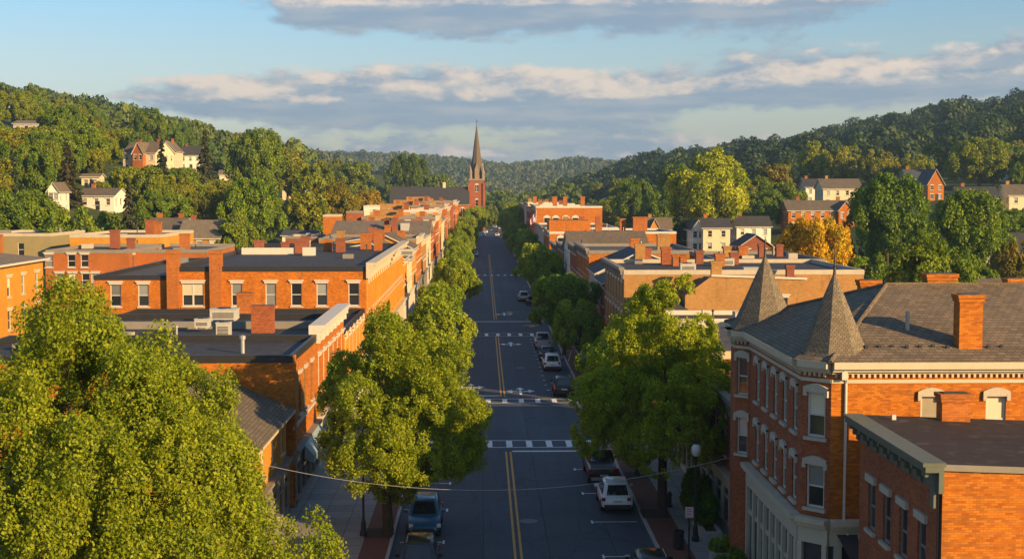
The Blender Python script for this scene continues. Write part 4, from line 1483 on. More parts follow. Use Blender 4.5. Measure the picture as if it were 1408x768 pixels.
# ---------------------------------------------------------------- the east row
def corner_building():
    FX = 12.8
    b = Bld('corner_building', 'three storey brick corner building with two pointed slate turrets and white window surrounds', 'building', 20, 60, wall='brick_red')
    c0, c1 = (FX, 53.35), (13.74, 52.41)          # chamfered street corner
    XE, YN = 36.0, 68.0
    zc = 11.35
    up = lambda z, ys, w, st: [(63.8 - y, z, w, 1.8 if z > 8 else 1.75, st) for y in ys]
    ys = (62.0, 60.1, 58.2, 56.4, 54.5)
    b.panel((FX, 63.8), c0, -0.5, zc, up(8.7, ys, 0.8, 'ped') + up(5.85, ys, 0.8, 'ped'))
    ln = math.hypot(0.94, 0.94)
    b.panel(c0, c1, -0.5, zc, [(ln / 2, 8.7, 0.82, 1.8, 'ped'), (ln / 2, 5.85, 0.82, 1.75, 'ped')])
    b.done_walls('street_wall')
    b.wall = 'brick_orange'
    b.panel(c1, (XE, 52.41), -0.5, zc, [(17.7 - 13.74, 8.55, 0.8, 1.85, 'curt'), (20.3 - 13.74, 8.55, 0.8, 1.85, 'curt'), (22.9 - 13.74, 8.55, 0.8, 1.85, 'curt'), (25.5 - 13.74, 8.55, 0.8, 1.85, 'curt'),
                                        (15.2 - 13.74 + 2.5, 5.85, 0.8, 1.75, 'ped')])
    b.panel((XE, 52.41), (XE, YN), -0.5, zc)
    b.panel((XE, YN), (FX, YN), -0.5, zc)
    # far turret bay, standing forward of the street wall
    bx = 12.2
    b.done_walls('wall')
    b.wall = 'brick_red'
    b.panel((FX, YN), (FX, 66.2), -0.5, zc)
    b.panel((FX, 66.2), (bx, 65.6), -0.5, zc)
    b.panel((bx, 65.6), (bx, 64.4), -0.5, zc)
    b.panel((bx, 64.4), (FX, 63.8), -0.5, zc, [(0.425, 8.7, 0.6, 1.8, 'ped'), (0.425, 5.85, 0.6, 1.75, 'ped')])
    b.done_walls('turret_bay_wall')
    # frieze: band course, panelled frieze, gutter
    run = [(FX, YN), (FX, 66.2), (bx, 65.6), (bx, 64.4), (FX, 63.8), c0, c1, (XE, 52.41)]
    m, g = MB(), MB()
    for a, e in zip(run[:-1], run[1:]):
        m.obox(a, e, -0.004, 0.055, 10.93, 11.07)
        m.obox(a, e, -0.003, 0.10, 11.30, 11.40)
        g.obox(a, e, -0.002, 0.26, 11.40, 11.52)
        g.obox(a, e, -0.002, 0.42, 11.523, 11.80)
        L_ = math.hypot(e[0] - a[0], e[1] - a[1])
        d = Vector((e[0] - a[0], e[1] - a[1])) / L_
        k = 0.12
        while k < L_ - 0.15:
            q = Vector(a) + d * k
            m.obox(q, q + d * 0.09, -0.004, 0.085, 11.16, 11.297)
            k += 0.22
    b.part('string_course', m, 'cream_trim')
    b.part('gutter', g, 'cream_trim')
    # shop front with columns at street level
    f, gl = MB(), MB()
    srun = [(FX, 63.8), c0, c1, (15.2, 52.41)]
    for a, e in zip(srun[:-1], srun[1:]):
        f.obox(a, e, -0.003, 0.42, 5.28, 5.50)
        f.obox(a, e, -0.003, 0.30, 5.12, 5.277)
        f.obox(a, e, -0.003, 0.16, 4.45, 5.117)
        f.obox(a, e, -0.003, 0.16, -0.1, 0.85)
        f.obox(a, e, -0.003, 0.12, 3.15, 3.35)
        gl.obox(a, e, -0.003, 0.04, 0.853, 4.447)
    for y in (63.4, 61.9, 60.7, 59.5, 58.2, 57.0, 55.8, 54.6, 53.5):
        f.obox((FX, y + 0.14), (FX, y - 0.14), -0.004, 0.2, 0.85, 4.45)
    for t in (0.08, 0.92):
        q = Vector(c0).lerp(Vector(c1), t)
        d = (Vector(c1) - Vector(c0)).normalized()
        f.obox(q - d * 0.1, q + d * 0.1, -0.004, 0.22, -0.1, 4.45)
    f.obox((13.9, 52.41), (14.2, 52.41), -0.004, 0.2, -0.1, 4.45)
    sf = b.part('shopfront', f, 'cream_trim')
    b.part('pane', gl, 'pane', sf)
    m = MB()
    m.box(FX - 0.10, FX - 0.045, 60.9, 61.8, 0.1, 3.1)
    d = b.part('door', m, 'metal_dark', sf)
    # roof
    r = MB()
    ze = 11.80
    A = [(XE + .4, YN + .4, ze), (FX - .40, YN + .4, ze), (FX - .40, 66.4, ze), (bx - .40, 65.77, ze), (bx - .40, 64.23, ze), (FX - .40, 63.63, ze), (FX - .40, 53.18, ze), (13.57, 52.01, ze), (XE + .4, 52.01, ze)]
    r1, r2 = (18.2, 60.2, 14.25), (24.4, 60.2, 14.25)
    r3 = (30.0, 60.2, 13.1)
    r.face([A[7], A[8], r3, r2, r1])
    r.face([A[6], A[7], r1])
    r.face([A[1], A[6], r1])
    r.face([A[5], A[2], A[3], A[4]][::-1])
    r.face([A[0], A[1], r1, r2, r3])
    r.face([A[8], A[0], r3])
    rf = b.part('roof', r, 'shingle_grey')
    h = MB()
    for p, q in ((A[7], r1), (r1, r2), (A[1], r1), (r2, r3)):
        h.tube([Vector(p) + Vector((0, 0, .03)), Vector(q) + Vector((0, 0, .03))], 0.09, 6)
    b.part('ridge_cap', h, 'shingle_grey', rf)
    v = MB()
    v.lathe([(0.09, 12.2), (0.09, 13.5), (0.12, 13.5), (0.0, 13.52)], (17.6, 55.2), 8)
    b.part('vent_pipe', v, 'metal_grey', rf)
    sn = MB()
    for k in range(11):
        x = 15.3 + 0.55 * k
        sn.box(x, x + 0.12, 53.3 + 0.06 * (k % 3), 53.42 + 0.06 * (k % 3), 12.12, 12.32)
    b.part('snow_guard', sn, 'metal_dark', rf)
    sk = MB()
    sk.box(18.2, 18.7, 62.3, 62.9, 13.2, 13.62)
    b.part('skylight', sk, 'metal_grey', rf)
    # turrets: octagonal slate caps with flared eaves and finials
    for k, (tx, ty, z0, tip, ap) in enumerate(((14.2, 53.95, 11.78, 15.2, 1.26), (13.75, 65.25, 11.75, 15.35, 1.42))):
        m = MB()
        i0 = len(m.v)
        prof = [(ap * 1.16, z0), (ap * 0.98, z0 + 0.28), (ap * 0.62, z0 + 0.28 + (tip - z0) * 0.34), (0.03, tip)]
        n = 8
        for r_, z in prof:
            rr = r_ / math.cos(math.pi / 8)
            for j in range(n):
                a = 2 * math.pi * (j + 0.5) / n
                m.v.append((tx + rr * math.cos(a), ty + rr * math.sin(a), z))
        for q in range(len(prof) - 1):
            for j in range(n):
                j2 = (j + 1) % n
                m.f.append((i0 + q * n + j, i0 + q * n + j2, i0 + (q + 1) * n + j2, i0 + (q + 1) * n + j))
                m.m.append(0)
        t = b.part('turret', m, 'slate_spire')
        fi = MB()
        fi.tube([(tx, ty, tip - 0.5), (tx, ty, tip + 0.05), (tx, ty, tip + 0.95)], [0.10, 0.06, 0.018], 7)
        fi.lathe([(0.0, tip + 0.18), (0.08, tip + 0.25), (0.0, tip + 0.32)], (tx, ty), 8)
        b.part('finial', fi, 'metal_dark', t)
    # chimneys
    b.chimney(19.55, 53.6, 11.9, 14.35, 0.94, 0.7, 'brick_orange')
    b.chimney(20.75, 60.6, 13.2, 14.75, 1.3, 0.75, 'brick_orange')
    b.chimney(19.3, 66.8, 12.2, 14.05, 0.95, 0.7, 'brick_orange')
    b.chimney(27.4, 68.6, 11.0, 14.0, 0.9, 0.7, 'brick_orange')
    # downspout
    m = MB()
    m.tube([(14.15, 52.15, 11.45), (14.3, 52.28, 11.1), (14.3, 52.33, 10.9), (14.3, 52.33, 5.1), (14.45, 52.2, 4.9)], 0.055, 8)
    m.box(14.08, 14.3, 52.1, 52.3, 11.1, 11.42)
    b.part('downspout', m, 'white_trim')
    # lean-to porch roof in the gap
    m = MB()
    m.face([(14.0, 49.6, 4.35), (18, 49.6, 4.35), (18, 52.40, 4.95), (14.0, 52.40, 4.95)])
    m.box(14.0, 18, 49.6, 49.75, 4.1, 4.33)
    b.part('porch_roof', m, 'flat_dark')
    m = MB()
    m.lathe([(0.0, 4.75), (0.2, 4.8), (0.24, 5.0), (0.2, 5.2), (0.0, 5.25)], (14.9, 51.6), 12)
    b.part('extractor_hood', m, 'metal_grey')


def near_building():
    X, Y0, Y1 = 14.1, 40.5, 49.5
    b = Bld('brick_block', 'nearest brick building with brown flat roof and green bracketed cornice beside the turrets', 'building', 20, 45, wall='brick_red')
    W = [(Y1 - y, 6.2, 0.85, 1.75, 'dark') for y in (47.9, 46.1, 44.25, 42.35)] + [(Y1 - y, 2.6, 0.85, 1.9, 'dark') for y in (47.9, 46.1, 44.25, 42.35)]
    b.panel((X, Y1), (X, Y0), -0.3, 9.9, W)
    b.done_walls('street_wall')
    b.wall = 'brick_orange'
    zr = 9.0
    XE = 32
    b.panel((X, Y0), (XE, Y0), -0.3, 9.25)
    b.w.face([(X, Y0, 9.25), (XE, Y0, 9.25), (X, Y0, 9.95)])
    b.panel((XE, Y0), (XE, Y1), -0.3, 9.25)
    b.panel((XE, Y1), (X, Y1), -0.3, 9.25)
    b.w.face([(XE, Y1, 9.25), (X, Y1, 9.25), (X, Y1, 9.95)])
    b.done_walls('wall')
    r = MB()
    r.face([(X - 0.05, Y0 - 0.12, 10.16), (XE, Y0 - 0.12, 9.46), (XE, Y1 + 0.05, 9.46), (X - 0.05, Y1 + 0.05, 10.16)])
    r.face([(X - 0.05, Y0 - 0.12, 9.96), (XE, Y0 - 0.12, 9.26), (XE, Y0 - 0.12, 9.46), (X - 0.05, Y0 - 0.12, 10.16)], 1)
    rf = b.part('roof', r, ['flat_brown', 'grey_trim'])
    s = MB()
    for k in range(1, 6):
        y = Y0 + 1.55 * k
        s.face([(X, y, 10.163), (XE, y, 9.463), (XE, y + 0.05, 9.463), (X, y + 0.05, 10.163)])
    s.box(X + 0.9, X + 1.05, Y1 - 0.9, Y1 - 0.75, 10.1, 10.3, 1)
    b.part('roof_seam', s, ['flat_dark', 'white_trim'], rf)
    m = MB()
    a, e = (X, Y1 + 0.05), (X, Y0 - 0.13)
    m.obox(a, e, 0.06, 0.66, 10.08, 10.2)
    m.obox(a, e, -0.002, 0.58, 9.9, 10.077)
    m.obox(a, e, -0.002, 0.16, 9.25, 9.9)
    for k in range(8):
        y = Y1 - 0.35 - (Y1 - Y0 - 0.62) * k / 7
        big = k in (7,)
        w = 0.17 if big else 0.11
        zb = 8.75 if big else 9.3
        m.obox((X, y + w), (X, y - w), -0.162, 0.52, 9.72, 9.897)
        m.obox((X, y + w), (X, y - w), -0.163, 0.38, 9.5, 9.717)
        m.obox((X, y + w), (X, y - w), -0.164, 0.24, zb, 9.497)
    b.part('cornice', m, 'green_trim')
    b.chimney(17.4, 49.0, 9.5, 11.05, 1.05, 0.6, 'brick_chimney')
    m = MB()
    m.tube([(X - 0.07, Y0 + 0.12, 9.2), (X - 0.07, Y0 + 0.12, 0.2)], 0.05, 8)
    b.part('downspout', m, 'metal_dark')


def east_row():
    EX = 13.3

    def flat(name, lab, x0, x1, y0, y1, h, wall, roof, cope='grey_trim', S=(), W=None, ch=(), shop=True, corn=True, z0=-0.6, slope=0.0):
        b = Bld(name, lab, 'building', (x0 + x1) / 2, (y0 + y1) / 2, wall=wall)
        n = max(2, int((y1 - y0) / 2.8))
        if W is None:
            W = row_wins(y1 - y0, n, h - 3.2, 0.95, 2.0, 'white') + (row_wins(y1 - y0, n, h - 6.0, 0.95, 1.9, 'white') if h > 9.5 else [])
        b.rect_walls(x0, x1, y0, y1, h, S=S, W=W, z0=z0)
        b.flat_roof(x0, x1, y0, y1, h, roof, cope, slope=slope)
        if corn:
            b.cornice((x0, y1), (x0, y0), h + 0.3, 1.1, 0.5, 'grey_trim', y0 < 260, 2.2)
        if shop:
            b.shopfront((x0, y1), (x0, y0), 3.4, 'cream_trim')
        for c in ch:
            b.chimney(*c)
        b.done_walls()
        return b
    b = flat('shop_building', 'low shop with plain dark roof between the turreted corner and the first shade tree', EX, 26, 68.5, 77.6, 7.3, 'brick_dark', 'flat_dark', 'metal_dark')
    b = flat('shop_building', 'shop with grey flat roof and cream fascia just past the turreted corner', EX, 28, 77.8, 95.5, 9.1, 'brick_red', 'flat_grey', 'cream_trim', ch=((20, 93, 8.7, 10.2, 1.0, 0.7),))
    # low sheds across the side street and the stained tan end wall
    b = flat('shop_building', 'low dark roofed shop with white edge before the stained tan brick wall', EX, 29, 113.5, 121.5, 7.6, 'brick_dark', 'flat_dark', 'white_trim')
    b = Bld('shop_house', 'low house with dark hipped roof tucked before the long tan brick block', 'house', 17, 123.5, wall='brick_tan')
    b.rect_walls(EX + 0.4, 18.3, 121.9, 126.0, 7.6)
    b.hip(EX + 0.4, 18.3, 121.9, 126.0, 7.7, 9.5, 15.4, 16.6, 124, 'shingle_dark', 0.4, 'grey_trim')
    b.done_walls()
    b = Bld('brick_block', 'stained tan brick building with a sloping parapet and one white sash window', 'building', 24, 128, wall='brick_tan')
    b.panel((18.4, 121.7), (29.3, 121.7), -0.5, 9.0, [(8.9, 7.2, 0.95, 1.6, 'cap')])
    b.w.face([(18.4, 121.7, 9.0), (29.3, 121.7, 9.0), (29.3, 121.7, 10.45), (20.8, 121.7, 10.75)])
    b.panel((29.3, 121.7), (29.3, 125.8), -0.5, 10.45)
    b.panel((29.3, 125.8), (18.4, 125.8), -0.5, 9.0)
    b.panel((18.4, 125.8), (18.4, 121.7), -0.5, 9.0)
    r = MB()
    r.face([(18.4, 121.9, 8.9), (20.8, 121.9, 10.5), (20.8, 125.8, 10.5), (18.4, 125.8, 8.9)])
    r.face([(20.8, 121.9, 10.5), (29.3, 121.9, 10.25), (29.3, 125.8, 10.25), (20.8, 125.8, 10.5)])
    b.part('roof', r, 'flat_dark')
    m = MB()
    m.face([(20.75, 121.55, 10.72), (29.5, 121.55, 10.42), (29.5, 121.55, 10.6), (20.75, 121.55, 10.9)])
    m.face([(20.75, 121.55, 10.9), (29.5, 121.55, 10.6), (29.5, 121.85, 10.6), (20.75, 121.85, 10.9)])
    b.part('coping', m, 'white_trim')
    b.chimney(21.3, 122.25, 9.9, 12.1, 0.95, 0.6, 'brick_tan')
    b.chimney(28.6, 124.6, 9.9, 11.6, 0.7, 0.6)
    b.done_walls()
    b = flat('commercial_block', 'long flat roofed tan brick block with white roof edge and many chimneys', EX, 36, 126.2, 146, 11.0, 'brick_tan', 'flat_dark', 'stone',
             ch=[(P(p, 300, Y).x, Y, 10.6, z, w, 0.8) for p, Y, z, w in ((916, 143, 12.5, 1.0), (929, 140, 11.8, 0.6), (940, 140, 11.8, 0.7), (962, 144, 12.1, 0.8), (990, 139, 12.0, 0.95), (1010, 143, 11.9, 0.9))])
    b = flat('commercial_block', 'brick block with blue grey roof patch behind the chimney row', EX + 12.3, 37.5, 146.3, 166, 11.0, 'brick_orange', 'flat_dark', 'grey_trim', shop=False, corn=False,
             ch=[(P(p, 300, Y).x, Y, 10.6, z, w, 0.8) for p, Y, z, w in ((880, 150, 12.6, 1.1), (1000, 152, 12.2, 0.8), (1022, 156, 12.1, 1.1), (1048, 158, 12.2, 0.8), (1072, 160, 12.1, 0.8))])
    # pitched roofs falling to the street
    for y0, y1, ze, zr, wall, roof, lab in ((146.3, 156, 8.4, 10.7, 'brick_dark', 'slate_blue', 'brick terrace shop with blue slate roof beside the long tan block'),
                                           (156.1, 168, 8.9, 11.4, 'siding_grey', 'slate_blue', 'grey terrace shop with blue slate roof, one up from the long tan block'),
                                           (205.1, 220, 9.6, 12.0, 'siding_white', 'shingle_grey', 'white gable fronted shop with grey roof below the bright orange wall')):
        b = Bld('terrace_shop', lab, 'building', 19, (y0 + y1) / 2, wall=wall)
        n = 4
        Wn = row_wins(y1 - y0, n, ze - 2.6, 0.95, 1.9, 'white')
        b.rect_walls(EX, 25.3, y0, y1, ze, W=Wn)
        b.gable(EX, 25.3, y0, y1, ze, zr, 'y' if y0 < 200 else 'x', roof, ridge=EX + 5.0 if y0 < 200 else None)
        b.chimney(EX + 5.6, y1 - 0.7, ze, zr + 1.2, 1.1, 0.7)
        b.shopfront((EX, y1), (EX, y0), 3.3, 'white_trim')
        b.done_walls()
    b = flat('shop_building', 'orange brick shop whose bare sunlit end wall rises over the blue roofs', EX, 27, 168.2, 190, 11.0, 'brick_orange', 'flat_grey', ch=((23, 171, 10.6, 13.0, 1.6, 0.9),))
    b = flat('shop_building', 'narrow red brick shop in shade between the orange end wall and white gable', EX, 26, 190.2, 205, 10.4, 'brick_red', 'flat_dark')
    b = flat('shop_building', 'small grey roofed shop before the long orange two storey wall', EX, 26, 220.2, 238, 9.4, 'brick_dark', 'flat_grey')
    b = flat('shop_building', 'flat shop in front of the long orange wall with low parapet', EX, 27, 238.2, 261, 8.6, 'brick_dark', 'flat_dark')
    x1 = P(930, 300, 268).x
    b = flat('commercial_block', 'long orange brick wall building with arched white windows half way up the street', EX, x1, 268, 292, 10.3, 'brick_orange', 'flat_grey', 'white_trim',
             S=[(P(p, 300, 268).x - EX, 6.9, 1.3, 2.2, 'arch') for p in (771, 785, 804, 817, 833, 845, 862, 876)])
    m = MB()
    m.box(EX + 0.5, P(812, 300, 280).x, 280, 290, 10, 12.3)
    b.part('penthouse', m, 'brick_orange')
    for c in ((P(856, 300, 286).x, 286, 10, 12.6, 1.2, 1.0), (P(880, 300, 284).x, 284, 10, 13.0, 3.0, 1.0)):
        b.chimney(*c)
    b = flat('shop_building', 'grey shop row with white fascias before the tall orange block', EX, P(850, 300, 296).x, 296, 336, 10.4, 'siding_grey', 'flat_grey', 'white_trim',
             ch=[(P(p, 300, 326).x, 326, 10, 12.2, 1.1, 0.9) for p in (778, 800, 822)])
    x1 = P(828, 300, 337).x
    b = flat('commercial_block', 'tall orange brick block with white cornice line and arched windows far up the street', EX, x1, 337, 372, 14.6, 'brick_orange', 'flat_grey', 'white_trim',
             S=[(P(p, 300, 337).x - EX, 9.3, 1.5, 2.4, 'arch') for p in (752, 764, 778, 791)], ch=[(P(p, 300, 350).x, 350, 14, 17.0, 1.1, 1.0) for p in (763, 777, 801)])
    for k, (y0, y1, h, wl, lab) in enumerate(((372.2, 410, 13.8, 'brick_red', 'red brick shop row behind the tall orange block'), (410.2, 455, 14.6, 'siding_cream', 'cream fronted shop row near the end of the street'),
                                              (455.2, 520, 13.6, 'brick_dark', 'dark brick shop row farthest up the street'))):
        b = flat('shop_building', lab, EX + 0.5 * k, 28, y0, y1, h, wl, 'flat_grey', 'white_trim', corn=True, ch=((16, y0 + 4, h, h + 2.2, 1.1, 0.9), (22, y0 + 8, h, h + 2.0, 1.1, 0.9)))


# ---------------------------------------------------------------- houses on the slopes
HOUSES = []


def house(lab, px0, px1, yeave, yridge, Y, wall='siding_white', roof='shingle_grey', rz=0.0, axis='x', depth=None, dorm=0, ch=1, wing=None, name='house', group=None, ws='white', drop=2.0, hw_=5.6):
    """house whose picture span is px0..px1 with eaves and ridge at those picture heights, at distance Y, on the slope there"""
    best = None
    for k in range(-14, 29):
        y = Y * (1 + 0.02 * k)
        p = P((px0 + px1) / 2, yeave, y)
        he = p.z - H(p.x, y)
        cost = abs(he - hw_) + abs(k) * 0.12
        if best is None or cost < best[0]:
            best = (cost, y)
    Y = best[1]
    a, c = P(px0, yeave, Y), P(px1, yeave, Y)
    W = (c.x - a.x)
    cxx = (a.x + c.x) / 2
    zr = P(px0, yridge, Y).z
    D = depth or W * 0.62
    g = min(H(cxx, Y), H(cxx, Y + D))
    ze = a.z
    base = g - drop
    b = Bld(name, lab, 'house', cxx, Y + D / 2, g, wall, R(rz), group, world=False)
    he, hr = ze - g, zr - g
    HOUSES.append((px0, px1, yridge, yeave + 0.85 * min(he, 6.0) / Y * FPX, Y))
    if he < 2.6:
        he, hr = 2.6, 2.6 + (zr - ze)
    x0, x1, y0, y1 = -W / 2, W / 2, -D / 2, D / 2
    nS = max(2, int(W / 2.6))
    S, E = [], []
    z = he - 2.2
    while z > 0.2:
        S += row_wins(W, nS, z, 1.0, 1.5, ws)
        E += row_wins(D, max(2, int(D / 3)), z, 0.95, 1.5, ws)
        z -= 2.9
    b.rect_walls(x0, x1, y0, y1, he, S=S, E=E, W=E, z0=-drop - 1.0)
    b.gable(x0, x1, y0, y1, he, hr, axis, roof, oh=0.45)
    for k in range(ch):
        if axis == 'x':
            b.chimney(x0 + W * (0.2 + 0.6 * k), 0.6, he, hr + 1.1, 0.9, 0.7)
        else:
            b.chimney(0.7 - 1.4 * k, y0 + D * 0.5, he, hr + 1.1, 0.8, 0.7)
    for k in range(dorm):
        xd = x0 + W * (k + 0.6) / (dorm + 0.2)
        m = MB()
        zd = he + (hr - he) * 0.25
        yd = y0 * 0.75
        m.face([(xd - 0.9, yd, zd), (xd + 0.9, yd, zd), (xd + 0.9, yd, zd + 1.2), (xd, yd, zd + 2.0), (xd - 0.9, yd, zd + 1.2)])
        m.face([(xd + 0.9, yd, zd), (xd + 0.9, 0, zd), (xd + 0.9, 0, zd + 1.2), (xd + 0.9, yd, zd + 1.2)])
        m.face([(xd - 0.9, 0, zd), (xd - 0.9, yd, zd), (xd - 0.9, yd, zd + 1.2), (xd - 0.9, 0, zd + 1.2)])
        m.face([(xd - 1.1, yd - .2, zd + 1.05), (xd, yd - .2, zd + 2.05), (xd, 0, zd + 2.05), (xd - 1.1, 0, zd + 1.05)], 1)
        m.face([(xd, yd - .2, zd + 2.05), (xd + 1.1, yd - .2, zd + 1.05), (xd + 1.1, 0, zd + 1.05), (xd, 0, zd + 2.05)], 1)
        m.face([(xd - .4, yd - .01, zd + .25), (xd + .4, yd - .01, zd + .25), (xd + .4, yd - .01, zd + 1.2), (xd - .4, yd - .01, zd + 1.2)], 2)
        b.part('dormer', m, [wall, roof, 'pane'])
    if wing:                       # cross gable facing the camera: (centre fraction, width, forward, wall)
        fx, ww, fw, wm = wing
        xc = x0 + W * fx
        b.done_walls()
        b.wall = wm
        zwr = he + (hr - he) * 0.92
        b.panel((xc - ww / 2, y0 - fw), (xc + ww / 2, y0 - fw), -drop - 1, he, row_wins(ww, 2, max(0.4, he - 2.2), 0.9, 1.5, ws))
        b.panel((xc + ww / 2, y0 - fw), (xc + ww / 2, y0), -drop - 1, he)
        b.panel((xc - ww / 2, y0), (xc - ww / 2, y0 - fw), -drop - 1, he)
        b.gable(xc - ww / 2, xc + ww / 2, y0 - fw, 0.2, he, zwr, 'y', roof, oh=0.35, back=False)
        b.done_walls('wing_wall')
    m = MB()
    m.box(x0 + W * 0.48, x0 + W * 0.48 + 1.0, y0 - 0.06, y0 - 0.004, 0.0, 2.1)
    b.part('door', m, 'metal_dark')
    b.done_walls()
    return b


def houses():
    # wooded hill on the west
    house('large cream and brick house with three gables high on the wooded hill', 173, 222, 210, 195, 400, 'siding_cream', 'shingle_grey', -14, 'x', 12, dorm=1, ch=2, wing=(0.55, 3.4, 1.8, 'brick_mid'))
    house('tall cream gable wing standing against the large cream and brick house', 218, 241, 207, 194, 398, 'siding_cream', 'shingle_grey', 0, 'y', 13, ch=1)
    house('white house with dark roof half hidden by a pine on the hill', 247, 276, 213, 201, 430, 'siding_white', 'shingle_dark', 0, 'x', 9)
    house('small white gabled house at the end of the hilltop pair', 284, 309, 210, 203, 425, 'siding_white', 'shingle_grey', 0, 'y', 10)
    house('white bungalow with two front windows and grey roof below the spruce', 110, 160, 269, 259, 300, 'siding_white', 'shingle_brown', -6, 'x', 9, dorm=0, hw_=3.2)
    house('low garage with flat pitched roof below the hilltop white houses', 300, 338, 240, 234, 350, 'siding_cream', 'shingle_tan', 8, 'x', 8, ch=0, hw_=3.0)
    house('cream house on the hillside above the brown autumn tree', 388, 414, 258, 247, 405, 'siding_cream', 'shingle_grey', 0, 'y', 9)
    house('small white annexe beside the cream hillside house', 412, 425, 259, 252, 400, 'siding_white', 'shingle_brown', 0, 'x', 7)
    house('small white gable peeping out of trees near the bungalow', 66, 80, 261, 251, 320, 'siding_white', 'shingle_grey', 0, 'y', 8, ch=0)
    house('blue grey house with steep roof at the edge of the woods', 2, 30, 309, 296, 215, 'siding_grey', 'slate_blue', 6, 'y', 8, ch=1)
    house('cream house with tall chimney next to the blue grey house', 28, 53, 306, 293, 225, 'siding_cream', 'slate_blue', 0, 'x', 8, ch=2)
    house('long pale roofed house on the ridge top among trees', 18, 52, 170, 165, 640, 'siding_grey', 'shingle_tan', 0, 'x', 10, ch=0, hw_=2.6)
    house('pale roofed house on the ridge above the large cream house', 155, 184, 172, 166, 600, 'siding_grey', 'shingle_tan', 0, 'x', 10, ch=1, hw_=2.6)
    house('pair of small pink sheds on the slope by the bungalow', 112, 136, 246, 242, 330, 'siding_cream', 'shingle_tan', 0, 'x', 5, ch=0, name='shed', hw_=2.6)
    house('old brick house with tan hip roof and yellow chimneys behind the brick blocks', 201, 250, 318, 301, 235, 'siding_cream', 'shingle_brown', 0, 'x', 11, ch=2)
    house('tan roofed house joined to the old brick house with yellow chimneys', 246, 301, 327, 304, 238, 'brick_tan', 'shingle_tan', 0, 'x', 12, ch=1)
    house('white workshop with blue metal roof behind the long block', 388, 432, 324, 318, 232, 'siding_white', 'slate_blue', 0, 'x', 10, ch=0)
    # east side
    house('cream house with dark roof and four small windows below the big yellow green tree', 967, 1004, 313, 301, 315, 'siding_cream', 'shingle_dark', 0, 'x', 9, ch=1, wing=None, hw_=7.6)
    house('white house wing with porch joined to the cream house', 952, 968, 314, 303, 318, 'siding_white', 'shingle_dark', 0, 'y', 9, ch=0, hw_=7.6)
    house('white clapboard house with black roof and row of windows above the tan block', 1013, 1060, 311, 298, 350, 'siding_white', 'shingle_dark', 0, 'x', 9, ch=1)
    house('dark gabled shed with round white window before the white clapboard house', 1018, 1062, 338, 323, 240, 'brick_dark', 'shingle_dark', 0, 'y', 10, ch=0, name='shed')
    house('small tan gable house with grey roof beyond the orange wall building', 889, 924, 315, 300, 310, 'brick_tan', 'shingle_grey', 0, 'x', 8, ch=1, wing=(0.3, 3.0, 1.5, 'brick_gold'))
    house('dark brick gabled house among dark trees at the foot of the hill', 865, 912, 294, 284, 372, 'brick_dark', 'shingle_grey', 0, 'x', 11, ch=2)
    house('white house with green copper roof behind the tall orange block', 820, 848, 280, 272, 392, 'siding_white', 'copper_green', 0, 'y', 10, ch=0)
    house('low white flat porch building under the green roofed house', 828, 852, 300, 296, 340, 'siding_white', 'shingle_grey', 0, 'x', 7, ch=0)
    house('large white farmhouse with front gable at the foot of the dark hill', 1132, 1185, 259, 246, 385, 'siding_cream', 'shingle_brown', 0, 'x', 11, ch=1, hw_=7.5)
    house('white wing with dark roof of the large farmhouse', 1108, 1134, 257, 246, 386, 'siding_white', 'shingle_dark', 0, 'x', 10, ch=1, hw_=7.5)
    house('low brick row with long brown roof and small gable below the farmhouse', 1084, 1178, 289, 276, 300, 'brick_orange', 'shingle_brown', 0, 'x', 10, ch=3, wing=(0.82, 4.0, 1.5, 'brick_orange'))
    house('red brick gable house with white bargeboards on the slope', 1276, 1298, 252, 233, 395, 'brick_orange', 'slate_blue', 0, 'y', 13, ch=0)
    house('blue roofed house wing beside the red brick gable', 1248, 1277, 246, 233, 399, 'siding_grey', 'slate_blue', 0, 'x', 10, ch=1)
    house('dark roofed cottage with pale gable between the round trees', 1322, 1374, 272, 257, 330, 'siding_cream', 'shingle_dark', -8, 'x', 9, ch=1)
    house('grey white villa at the edge of the hill woods', 1392, 1425, 232, 214, 400, 'siding_grey', 'shingle_grey', 0, 'x', 10, ch=1)
    house('cream house with bay window, below the grey white villa', 1388, 1425, 268, 254, 330, 'siding_cream', 'shingle_brown', 0, 'x', 10, ch=1)
    house('grey roofed garage block behind the turreted roof', 1366, 1430, 408, 388, 118, 'siding_white', 'shingle_brown', 0, 'x', 10, ch=0, name='garage')
    house('dark roofed house in tree shade behind the garage block', 1350, 1420, 345, 322, 210, 'siding_grey', 'shingle_dark', 0, 'x', 9, ch=1)


